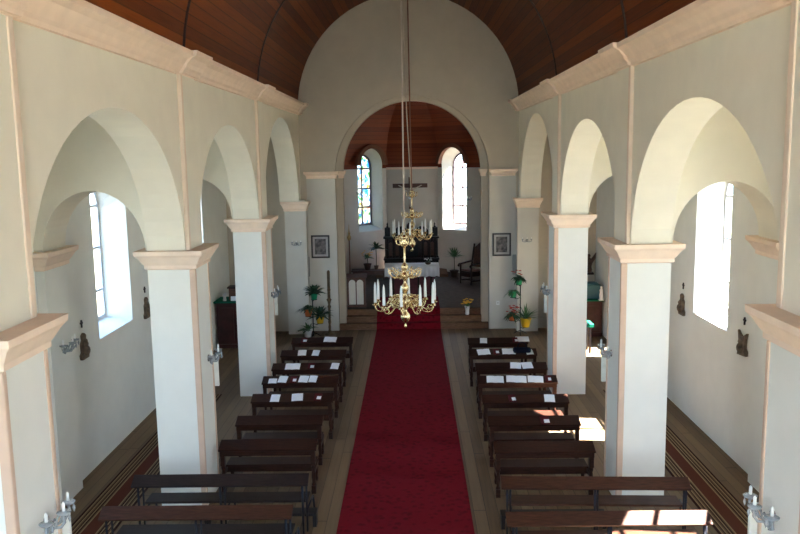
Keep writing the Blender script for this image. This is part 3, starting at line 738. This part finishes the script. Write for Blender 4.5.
for side, xn, rz in (('left', NL, PI / 2), ('right', NR, -PI / 2)):
    for i, (y0, y1) in enumerate(PIER_ROWS[side]):
        sconce((xn, (y0 + y1) / 2 + .12, 2.08), rz, 'glass candle sconce on the %s pier %s of the carpet from the viewer' % (ORD[i], side))
        sg = 1 if side == 'left' else -1
        tb = thing('wall_board', 'narrow pale board on the far corner of the %s pier %s of carpet' % (ORD[i], side), 'board', (xn, y1, 1.58), group='pale boards on the pier corners')
        MB().box(-sg * .10, sg * .075, .012, .05, 0, .48).build('board', 'pale_plastic', tb, bevel=.006)
        MB().box(-sg * .06, -sg * .02, 0, .014, .2, .28).build('bracket', 'iron', tb)
    sconce((-3.19 if side == 'left' else 3.17, RESP[0], 2.56), 0, 'small glass sconce high on the wall pilaster at the %s of the chancel arch' % side, .6)
    xw = WL + .12 if side == 'left' else WR - .12
    if side == 'left': sconce((xw, 11.25, 2.28), rz, 'faint sconce on the aisle wall left of the two small plaques')
sconce((CX - AR + .75, YA + AH + .75 + .0, 3.55), PI / 4, 'tiny sconce left of the stained apse window', .7)
sconce((CX + AR - .62, YA + AH + .62, 3.3), -PI / 4, 'tiny sconce right of the bright apse window', .7)

# ------------------------------------------------------------------ plaques on the aisle walls
def plaque(loc, rz, label, kind):
    t = thing('wall_plaque', label, 'plaque', loc, rz, group='brown relief plaques on the aisle walls')
    if kind == 0: ol = [(-.13, -.2), (.13, -.2), (.15, -.12), (.10, -.08), (.11, .08), (.05, .12), (.07, .17), (.0, .22), (-.07, .18), (-.06, .10), (-.11, .06), (-.10, -.08), (-.15, -.12)]
    else: ol = [(-.16, -.2), (.16, -.17), (.17, -.1), (.12, -.05), (.13, .10), (.17, .2), (.06, .14), (-.02, .12), (-.10, .15), (-.16, .2), (-.12, .02), (-.14, -.12)]
    MB().prism(ol, lambda u, v: (u, 0, v), lambda u, v: (u, -.05, v)).build('relief', 'plaque', t, bevel=.012)
    MB().ball((0, -.05, .04), .05, 8).ball((0, -.05, -.06), .07, 8, 1.3).build('figure', 'plaque', t)
    c = MB(); c.box(-.014, .014, -.02, 0, .30, .42).box(-.04, .04, -.0199, 0, .36, .388); c.build('cross', 'black_wood', t)
plaque((WL, 12.2, 2.07), PI / 2, 'brown relief plaque on the left aisle wall, before the window', 0)
plaque((WL, 15.2, 2.10), PI / 2, 'small brown plaque on the left aisle wall, between window and pier', 0)
plaque((WR, 12.2, 1.98), -PI / 2, 'wide brown plaque on the right aisle wall, nearest the viewer', 1)
plaque((WR, 15.03, 2.06), -PI / 2, 'small brown plaque on the right aisle wall, between pier and window', 0)

# ------------------------------------------------------------------ chancel wall fittings
def framed(loc, label):
    t = thing('framed_picture', label, 'picture', loc, group='framed pictures beside the chancel arch')
    o_ = [(-.26, -.325), (.26, -.325), (.26, .325), (-.26, .325)]; i_ = [(-.215, -.28), (.215, -.28), (.215, .28), (-.215, .28)]
    MB().panel(o_, [(i_, i_)], lambda u, v: (u, -.035, v), lambda u, v: (u, 0, v)).build('frame', 'frame_black', t, bevel=.006)
    MB().box(-.216, .216, -.012, -.002, -.281, .281).build('mount', 'mount', t)
    MB().box(-.155, .155, -.015, -.0121, -.22, .22).build('print', 'engraving', t)
    r = MB().prism(arc(0, .0, .13, .19, 0, PI, 12), lambda u, v: (u, -.0155, v), lambda u, v: (u, -.0165, v)); r.build('arch_detail', 'engraving', t)
framed((-2.58, YC0 - .007, 2.43), 'black framed dark picture on the wall left of the chancel arch')
framed((2.525, YC0 - .007, 2.417), 'black framed dark picture on the wall right of the chancel arch')
for x, z, lb in ((-2.95, 1.59, 'slim grey column loudspeaker on the wall left of the chancel arch'), (2.88, 1.57, 'slim grey column loudspeaker on the wall right of the chancel arch')):
    t = thing('column_speaker', lb, 'speaker', (x, YC0 - .007, z), group='column loudspeakers')
    MB().box(-.055, .055, -.10, -.02, 0, .56).build('cabinet', 'speaker_grey', t, bevel=.01)
    MB().box(-.02, .02, -.02, 0, .2, .36).build('bracket', 'iron', t)
t = thing('light_switch', 'small white switch low on the wall right of the chancel arch', 'switch', (2.42, YC0 - .007, .75))
MB().box(-.045, .045, -.012, 0, -.06, .06).build('plate', 'pot_white', t, bevel=.004); MB().box(-.015, .015, -.022, -.012, -.02, .02).build('rocker', 'mount', t)

# ------------------------------------------------------------------ plants
def leaves(mb, base, n, length, spread, droop=.4, width=.03, seed=0):
    rnd = random.Random(seed)
    for k in range(n):
        a = rnd.uniform(0, 2 * PI); el = rnd.uniform(.25, 1.35) if spread < 1 else rnd.uniform(-.1, 1.2)
        L_ = length * rnd.uniform(.6, 1.1); d = Vector((math.cos(a) * math.cos(el), math.sin(a) * math.cos(el), math.sin(el)))
        s = d.cross(Vector((0, 0, 1))).normalized(); p = Vector(base); pts = []
        for j in range(5):
            f = j / 4; q = p + d * L_ * f + Vector((0, 0, -droop * L_ * f * f)); wv = width * math.sin(PI * min(.97, .12 + f * .86))
            pts.append((q - s * wv, q + Vector((0, 0, wv * .3)), q + s * wv))
        vs = [v for r in pts for v in r]; fs = []
        for j in range(4):
            for i in range(2): fs.append((3 * j + i, 3 * j + i + 1, 3 * j + 4 + i, 3 * j + 3 + i))
        mb.add(vs, fs, True)
    return mb
POT = [(.07, 0), (.075, .01), (.10, .14), (.115, .15), (.115, .175), (.095, .175), (.09, .15), (.02, .15)]
def potted(name, loc, label, potm, s=1.0, leafm='leaf', n=26, length=.28, flowers=None, stalk=0, seed=1, droop=.4, width=.03, group=None, cat='plant'):
    t = thing(name, label, cat, loc, group=group)
    MB().lathe([(r * s, z * s) for r, z in POT], 16).build('pot', potm, t)
    top = (0, 0, .15 * s + stalk)
    if stalk: MB().tube([(0, 0, .13 * s), (.01, 0, .13 * s + stalk * .5), (0, 0, .15 * s + stalk)], .014, 7).build('stem', 'stem', t)
    leaves(MB(), top, n, length, .5, droop, width, seed).build('foliage', leafm, t, recalc=False)
    if flowers:
        rnd = random.Random(seed + 5); fl = MB()
        for k in range(flowers[1]):
            a = rnd.uniform(0, 2 * PI); r = rnd.uniform(.02, length * .75)
            c = (r * math.cos(a), r * math.sin(a), top[2] + rnd.uniform(.08, length * .8))
            for j in range(5):
                b_ = 2 * PI * j / 5; fl.ball((c[0] + .022 * math.cos(b_), c[1] + .022 * math.sin(b_), c[2]), .018, 5, .6)
        fl.build('blossom', flowers[0], t)
    return t
def flower_stand(loc, label, height, hooks):
    t = thing('plant_stand', label, 'plant stand', loc, group='plant stands beside the steps')
    MB().tube([(0, 0, 0.02), (0, 0, height)], .014, 8).build('pole', 'iron', t)
    for k in range(3):
        a = 2 * PI * k / 3 + .4; MB().tube([(0, 0, .12), (.12 * math.cos(a), .12 * math.sin(a), .07), (.2 * math.cos(a), .2 * math.sin(a), .012)], .011, 6).build('leg', 'iron', t)
    for x, y, z in hooks:
        h = MB().tube([(0, 0, z - .02), (x * .5, y * .5, z - .05), (x, y, z - .012)], .009, 6); h.lathe([(.001, -.012), (.085, -.012), (.085, -.002), (.001, -.002)], 14, (x, y, z))
        h.build('arm', 'iron', t)
G = 'pots on the plant stands'
x, y = -2.76, 21.6
flower_stand((x, y, 0), 'thin iron plant stand with pots left of the chancel steps', 1.3, [(.05, -.02, 1.06), (-.12, -.05, .60), (.20, -.06, .40)])
potted('potted_plant', (x + .05, y - .02, 1.06), 'green pot on top of the left plant stand', 'pot_green', 1, 'dark_leaf', 64, .46, seed=3, width=.035, group=G)
potted('potted_plant', (x - .12, y - .05, .60), 'orange pot with dark leaves on the left plant stand', 'pot_orange', 1.15, 'dark_leaf', 60, .40, seed=4, droop=.7, group=G)
potted('potted_plant', (x + .20, y - .06, .40), 'yellow pot low on the left plant stand', 'pot_yellow', 1.2, 'dark_leaf', 70, .50, seed=5, width=.035, group=G)
potted('potted_plant', (x - .16, y + .02, 0), 'small white pot with green leaves on the floor beside the left plant stand', 'pot_white', 1.2, 'leaf', 34, .36, seed=6, group=None)
x, y = 2.95, 21.55
flower_stand((x, y, 0), 'thin iron plant stand with bright pots right of the chancel steps', 1.65, [(-.06, -.12, 1.42), (-.20, -.05, 1.06), (-.24, -.10, .43), (.13, -.10, .24)])
potted('potted_plant', (x - .06, y - .12, 1.42), 'green pot topmost on the right plant stand', 'pot_green', 1, 'dark_leaf', 34, .34, ('red_petal', 6), seed=7, droop=.7, group=G)
potted('potted_plant', (x - .20, y - .05, 1.06), 'green pot on the upper left arm of the right plant stand', 'pot_green', .95, 'leaf', 28, .30, seed=8, droop=.9, group=G)
potted('potted_plant', (x - .24, y - .10, .43), 'red flowering pot on the lower left arm of the right plant stand', 'pot_orange', 1, 'dark_leaf', 40, .34, ('red_petal', 16), seed=9, droop=.8, group=G)
potted('potted_plant', (x + .13, y - .10, .24), 'bright yellow pot lowest on the right plant stand', 'pot_yellow', 1.45, 'leaf', 44, .62, seed=10, droop=.25, width=.016, group=G)
t = thing('flower_vase', 'white vase of yellow flowers on the chancel steps', 'vase', (1.58, 22.77, .334))
MB().lathe([(.05, 0), (.06, .02), (.055, .12), (.075, .24), (.085, .25), (.065, .25), (.04, .12)], 16).build('vase', 'pot_white', t)
leaves(MB(), (0, 0, .22), 22, .26, .5, .3, .02, 12).build('foliage', 'leaf', t, recalc=False)
fl = MB(); rnd = random.Random(4)
for k in range(22):
    a = rnd.uniform(0, 2 * PI); r = rnd.uniform(0, .18); c = (r * math.cos(a), r * math.sin(a), .36 + rnd.uniform(-.04, .12))
    for j in range(6): fl.ball((c[0] + .025 * math.cos(j * PI / 3), c[1] + .025 * math.sin(j * PI / 3), c[2]), .02, 5, .6)
fl.build('blossom', 'yellow_petal', t)

# ------------------------------------------------------------------ candlesticks and poles
t = thing('paschal_candle', 'tall brown candle stand left of the chancel steps', 'candlestick', (-2.33, 21.85, 0))
MB().lathe([(.15, 0), (.15, .03), (.06, .07), (.035, .14), (.04, .22), (.03, .3), (.045, .36), (.03, .45), (.035, .75), (.055, .80), (.03, .86), (.05, .95), (.075, 1.0), (.04, 1.03), (.04, 1.25), (.055, 1.28)], 16).build('stand', 'candle_brown', t)
MB().lathe([(.042, 1.26), (.042, 1.78), (.03, 1.81), (.004, 1.83)], 14).build('candle', 'candle_brown', t)
t = thing('processional_pole', 'tall dark pole with pointed finial at the left of the chancel', 'pole', (-1.93, 24.4, CF))
MB().lathe([(.13, 0), (.13, .03), (.05, .06), (.02, .12), (.02, 1.85), (.03, 1.87)], 12).build('shaft', 'brown_wood', t)
MB().lathe([(.02, 1.86), (.05, 1.90), (.065, 1.97), (.03, 2.05), (.04, 2.09), (.018, 2.15), (.004, 2.38)], 12).build('finial', 'old_brass', t)

# ------------------------------------------------------------------ lectern
t = thing('lectern', 'dark wooden lectern with two pale arched tablets at the left of the chancel', 'lectern', (-1.67, 23.4, CF))
MB().box(-.29, .29, -.16, .22, 0, .06).box(-.27, .27, -.12, .2, .06, .88).build('body', 'brown_wood', t, bevel=.006)
MB().box(-.32, .32, -.2, .22, 0, .025, mtx=Matrix.Translation((0, 0, .90)) @ Matrix.Rotation(math.radians(10), 4, 'X')).build('reading_top', 'brown_wood', t, bevel=.005)
for s in (-1, 1):
    MB().prism([(s * .115 + u, v) for u, v in arched(0, .20, .08, .72, .10, 10)], lambda u, v: (u, -.142, v), lambda u, v: (u, -.12, v)).build('tablet', 'tablet_white', t, bevel=.004)

# ------------------------------------------------------------------ altar and retable
t = thing('altar', 'main altar table with white cloth over a dark red front', 'altar', (-.01, 25.2, CF))
MB().box(-.72, .72, -.30, .35, 0, .90).box(-.78, .78, -.36, .4, 0, .05).build('base', 'altar_red', t, bevel=.01)
for x in (-.6, -.2, .2, .6): MB().lathe([(.055, .05), (.055, .1), (.035, .12), (.03, .75), (.055, .82), (.06, .9)], 12, (x, -.33, 0)).build('column', 'dark_wood', t)
MB().box(-.82, .82, -.42, .42, .90, .97).build('tabletop', 'dark_wood', t, bevel=.008)
cl_ = MB(); N_ = 60; vs_ = []; fs_ = []
for i in range(N_ + 1):
    xx = -.86 + 1.72 * i / N_; rp2 = .012 * math.sin(i * 1.35)
    vs_ += [(xx, .42, .985), (xx, -.44, .985), (xx, -.46 + rp2, .93), (xx, -.455 + rp2 * 1.6, .66 + .012 * math.sin(i * .8))]
for i in range(N_):
    for j in range(3): fs_.append((4 * i + j, 4 * i + 4 + j, 4 * i + 5 + j, 4 * i + 1 + j))
o = cl_.add(vs_, fs_, True).build('altar_cloth', 'linen'); o.location = (-.01, 25.2, CF); so = o.modifiers.new('thick', 'SOLIDIFY'); so.thickness = .006
tag(o, 'white cloth hanging over the front of the main altar', 'tablecloth')
t = thing('altar_flowers', 'dark low flower arrangement on the right end of the altar', 'flowers', (.50, 25.15, CF + .99))
MB().lathe([(.06, 0), (.09, .03), (.1, .07), (.07, .07)], 12).build('bowl', 'pot_dark', t)
leaves(MB(), (0, 0, .06), 30, .16, .5, .4, .02, 20).build('foliage', 'dark_leaf', t, recalc=False)
fl = MB()
for k in range(8): fl.ball((.11 * math.cos(k * 2.4), .07 * math.sin(k * 2.4), .14 + .03 * (k % 3)), .022, 6)
fl.build('blossom', 'linen', t)

RYY = 29.35
t = thing('retable', 'dark carved wooden high altar with scrolled top against the apse wall', 'altar', (-.03, RYY, CF + .1))
MB().box(-1.0, 1.0, -.2, .5, 0, .55).box(-1.03, 1.03, -.24, .5, .50, .56).build('base', 'black_wood', t, bevel=.01)
MB().box(-.98, .98, 0, .45, .56, 1.30).build('body', 'dark_wood', t, bevel=.01)
MB().box(-1.03, 1.03, -.08, .48, 1.28, 1.35).build('shelf', 'black_wood', t, bevel=.008)
for x in (-.88, -.66, -.40, .40, .66, .88): MB().lathe([(.055, .56), (.055, .62), (.035, .65), (.03, 1.15), (.05, 1.2), (.06, 1.28)], 12, (x, -.045, 0)).build('column', 'dark_wood', t)
for x in (-.77, -.53, .53, .77): MB().prism([(x + u, v) for u, v in arched(0, .13, .64, 1.08, .065, 8)], lambda u, v: (u, 0, v), lambda u, v: (u, -.012, v)).build('side_panel', 'brown_wood', t)
d_ = MB().prism(arched(0, .48, .60, 1.02, .18, 12), lambda u, v: (u, 0, v), lambda u, v: (u, -.03, v)).build('tabernacle_door', 'black_wood', t)
MB().ball((0, -.035, .84), .045, 8).build('door_boss', 'old_brass', d_)
for s in (-1, 1):
    o_ = [(s * u, v) for u, v in [(.16, 1.35), (.70, 1.35), (.68, 1.50), (.60, 1.62), (.48, 1.70), (.34, 1.72), (.22, 1.66), (.16, 1.56)]]
    MB().prism(o_, lambda u, v: (u, .1, v), lambda u, v: (u, .3, v)).build('scroll_pediment', 'black_wood', t, bevel=.015)
    bx = MB().box(s * .78, s * .98, .02, .26, 1.35, 1.68)
    bx.build('end_block', 'black_wood', t, bevel=.01)
    MB().lathe([(.05, 1.68), (.05, 1.70), (.02, 1.74), (.03, 1.80), (.004, 1.88)], 10, (s * .88, .14, 0)).build('finial', 'black_wood', t)
MB().prism(arched(0, .34, 1.35, 1.70, .17, 12), lambda u, v: (u, .08, v), lambda u, v: (u, .32, v)).build('niche_block', 'dark_wood', t, bevel=.01)
MB().ball((0, .06, 1.62), .07, 8).build('gilt_boss', 'old_brass', t)
for k, x in enumerate((-.66, -.46, -.28, .28, .40, .52, .66)):
    c = thing('altar_candle', 'white candle on a dark foot, %s from the left along the retable shelf' % ORD[k], 'candle', (-.03 + x, RYY - .02, CF + 1.45), group='candles along the retable shelf')
    MB().lathe([(.04, 0), (.04, .01), (.014, .03), (.014, .06), (.026, .07), (.02, .075)], 10).build('foot', 'old_brass', c)
    MB().lathe([(.018, .07), (.018, .30 + .03 * (k % 3)), (.004, .33 + .03 * (k % 3))], 8).build('stick', 'candle_wax', c)

# crucifix on the apse wall
t = thing('crucifix', 'dark wooden crucifix with pale figure high on the apse back wall', 'crucifix', (-.05, YA + AR, 2.90))
MB().box(-.055, .055, -.06, 0, 0, 1.20).build('upright', 'brown_wood', t); MB().box(-.66, .66, -.062, -.005, .80, .96).build('crossbeam', 'brown_wood', t)
bmv = [(0, -.12, .42), (0, -.12, .55), (0, -.13, .66), (0, -.13, .74), (.0, -.16, .80), (-.07, -.12, .72), (.07, -.12, .72), (-.25, -.10, .80), (.25, -.10, .80), (-.45, -.09, .90), (.45, -.09, .90), (-.04, -.15, .40), (.04, -.15, .40), (-.03, -.19, .24), (.03, -.19, .24), (-.01, -.12, .06), (.02, -.12, .06)]
bme = [(0, 1), (1, 2), (2, 3), (3, 4), (2, 5), (2, 6), (5, 7), (6, 8), (7, 9), (8, 10), (0, 11), (0, 12), (11, 13), (12, 14), (13, 15), (14, 16)]
rad = [.055, .05, .065, .028, .045, .035, .035, .025, .025, .018, .018, .042, .042, .032, .032, .018, .018]
me = bpy.data.meshes.new('corpus'); me.from_pydata(bmv, bme, []); co = bpy.data.objects.new('corpus', me); COL.objects.link(co); co.parent = t
sk = co.modifiers.new('skin', 'SKIN'); sub = co.modifiers.new('sub', 'SUBSURF'); sub.levels = 1; sub.render_levels = 2
for i, r in enumerate(rad): me.skin_vertices[0].data[i].radius = (r, r)
me.skin_vertices[0].data[0].use_root = True; me.materials.append(MATS['corpus'])
MB().lathe([(.06, .36), (.075, .40), (.07, .47), (.055, .48)], 12, (0, -.135, 0)).build('loincloth', 'linen', t)

# ------------------------------------------------------------------ table with plants, left in the apse; plant and chair on the right
t = thing('side_table', 'low brown table in the apse left of the high altar, carrying two plants', 'table', (-1.58, 28.55, CF))
MB().box(-.62, .62, -.25, .25, .30, .35).build('tabletop', 'brown_wood', t, bevel=.006)
MB().box(-.57, .57, -.21, .21, .20, .30).build('apron', 'brown_wood', t)
for a in (-1, 1):
    for b_ in (-1, 1): MB().box(a * .57, a * .51, b_ * .21, b_ * .15, 0, .30).build('leg', 'brown_wood', t)
potted('potted_plant', (-1.62, 28.52, CF + .35), 'dark pot of tawny flowers on the low table in the apse', 'pot_dark', 1.3, 'leaf', 34, .32, ('yellow_petal', 12), .22, 31)
potted('potted_palm', (-1.31, 28.6, CF + .35), 'tall thin palm like plant on the low table in the apse', 'pot_dark', .8, 'dark_leaf', 30, .46, None, .62, 32, .4, .045)
potted('potted_palm', (1.52, 28.75, CF), 'green leafy plant in dark pot right of the high altar', 'pot_dark', 1.5, 'leaf', 54, .50, None, .50, 33, .2, .03)

t = thing('armchair', 'carved dark wooden armchair at the right side of the chancel', 'chair', (2.03, 27.3, CF), -.9)
# local: sitter faces -y
MB().box(-.29, .29, -.27, .27, .40, .45).build('seat', 'dark_wood', t, bevel=.01)
MB().box(-.27, .27, -.26, -.22, .26, .40).box(-.27, -.23, -.26, .26, .28, .40).box(.23, .27, -.26, .26, .28, .40).build('apron', 'dark_wood', t, bevel=.01)
MB().box(-.26, .26, -.02, .02, .10, .15).box(-.29, -.25, -.24, .24, .10, .15).box(.25, .29, -.24, .24, .10, .15).build('stretcher', 'dark_wood', t)
MB().box(-.25, .25, -.24, .22, .45, .50).build('cushion', 'seat_pad', t, bevel=.02)
for s in (-1, 1):
    MB().tube([(s * .27, -.26, 0), (s * .28, -.24, .2), (s * .27, -.25, .42), (s * .27, -.24, .66)], .034, 8).build('leg', 'dark_wood', t)
    MB().tube([(s * .27, .27, 0), (s * .27, .25, .42), (s * .27, .33, .9), (s * .26, .40, 1.34)], .034, 8).build('leg', 'dark_wood', t)
    MB().tube([(s * .27, .30, .74), (s * .29, .1, .72), (s * .30, -.15, .69), (s * .30, -.29, .68), (s * .30, -.33, .64), (s * .30, -.29, .61)], .036, 8).build('armrest', 'dark_wood', t)
bk = [(-.23, .55), (.23, .55), (.23, 1.22), (.12, 1.30), (0, 1.40), (-.12, 1.30), (-.23, 1.22)]
MB().prism(bk, lambda u, v: (u, .27 + (v - .45) * .14, v), lambda u, v: (u, .31 + (v - .45) * .14, v)).build('backrest', 'wicker', t, bevel=.01)

# ------------------------------------------------------------------ aisle altars
def aisle_altar(side, x0, x1, zt, yc=21.35, over=.17):
    t = thing('side_altar', 'dark wooden side altar at the end of the %s aisle' % side, 'altar', ((x0 + x1) / 2, yc, 0)); h = (x1 - x0) / 2
    MB().box(-h + .01, h - .01, -.3, .4, 0, .10).box(-h + .02, h - .02, -.26, .4, .10, zt - .06).build('body', 'altar_wood', t, bevel=.008)
    for k in range(3):
        xx = -h + .3 + (2 * h - .6) * k / 2; MB().box(xx - .17, xx + .17, -.275, -.26, .2, zt - .18).build('panel', 'altar_wood', t)
    MB().box(-h, h, -.36, .44, zt - .06, zt - .012).build('top', 'dark_wood', t)
    o = MB().box(-h - .02, h + .02, -.385, .42, zt - .012, zt).box(-h - .02, h + .02, -.39, -.375, zt - over, zt - .012).build('altar_cloth', 'green_cloth', loc=((x0 + x1) / 2, yc, 0))
    tag(o, 'green cloth covering the side altar of the %s aisle' % side, 'tablecloth')
aisle_altar('left', -5.16, -3.75, 1.25, 20.7, .03); aisle_altar('right', 3.75, 5.13, 1.02, over=.03, yc=21.5)
t = thing('small_cabinet', 'dark red wooden box standing on the left side altar', 'box', (-4.62, 20.78, 1.25))
MB().box(-.22, .22, -.14, .16, 0, .30).build('body', 'brown_wood', t, bevel=.008); MB().box(-.25, .25, -.17, .18, .30, .34).build('lid', 'dark_wood', t)
t = thing('altar_vase', 'small white vase of pale flowers on the left side altar', 'vase', (-4.92, 20.5, 1.25))
MB().lathe([(.04, 0), (.05, .02), (.035, .08), (.055, .16), (.045, .16)], 12).build('vase', 'pot_white', t); leaves(MB(), (0, 0, .14), 16, .16, .5, .3, .018, 41).build('foliage', 'linen', t, recalc=False)
t = thing('altar_card', 'white card propped on the left side altar', 'card', (-4.66, 20.48, 1.25))
MB().box(-.10, .10, 0, .008, 0, .12, mtx=Matrix.Rotation(-.3, 4, 'X')).build('card', 'paper', t); MB().box(-.02, .02, .005, .04, 0, .05).build('prop', 'paper', t)
t = thing('teal_chest', 'dark teal box standing on the right side altar', 'box', (4.87, 21.42, 1.02))
MB().box(-.26, .26, -.14, .16, 0, .36).build('body', 'teal_box', t, bevel=.02); MB().lathe([(.24, .36), (.22, .42), (.1, .45), (.01, .46)], 4, mtx=Matrix.Rotation(PI / 4, 4, 'Z')).build('lid', 'teal_box', t)
t = thing('statuette', 'small white statuette on the right side altar', 'statue', (5.05, 21.1, 1.02))
MB().lathe([(.06, 0), (.06, .03), (.045, .05), (.055, .14), (.04, .22), (.05, .27), (.03, .31), (.015, .33)], 14).ball((0, 0, .355), .032, 8).build('figure', 'linen', t)
MB().box(-.07, .07, -.07, .07, -.0, .02).build('plinth', 'pot_white', t)
t = thing('carved_statue', 'brown carved figure with raised points on a bracket above the right side altar', 'statue', (4.93, YC0 - .16, 1.62))
MB().box(-.14, .14, -.12, .16, -.06, 0).build('bracket', 'dark_wood', t, bevel=.01)
MB().lathe([(.09, 0), (.11, .06), (.09, .16), (.12, .28), (.10, .36), (.05, .40), (.045, .43)], 14).ball((0, -.02, .46), .055, 8).build('body', 'statue_brown', t)
for q in (-1, 1): MB().tube([(q * .08, 0, .30), (q * .15, -.02, .40), (q * .20, -.03, .55)], [.06, .05, .008], 8).build('wing', 'statue_brown', t)
t = thing('small_table', 'small dark table with green cloth in the right aisle before the side altar', 'table', (4.17, 19.6, .0125))
MB().box(-.28, .28, -.22, .22, .68, .72).build('tabletop', 'black_wood', t)
for a in (-1, 1):
    for b_ in (-1, 1): MB().box(a * .25, a * .20, b_ * .19, b_ * .14, 0, .68).build('leg', 'black_wood', t)
o = MB().box(-.30, .30, -.24, .24, .72, .728).box(-.30, .30, -.245, -.237, .66, .728).build('table_cloth', 'green_cloth', loc=(4.17, 19.6, .0125)); tag(o, 'green cloth on the small table in the right aisle', 'tablecloth')
o = MB().box(-.16, .16, -.18, .14, .729, .738).build('table_runner', 'linen', loc=(4.17, 19.6, .0125)); tag(o, 'white linen on the green cloth of the small right aisle table', 'cloth')
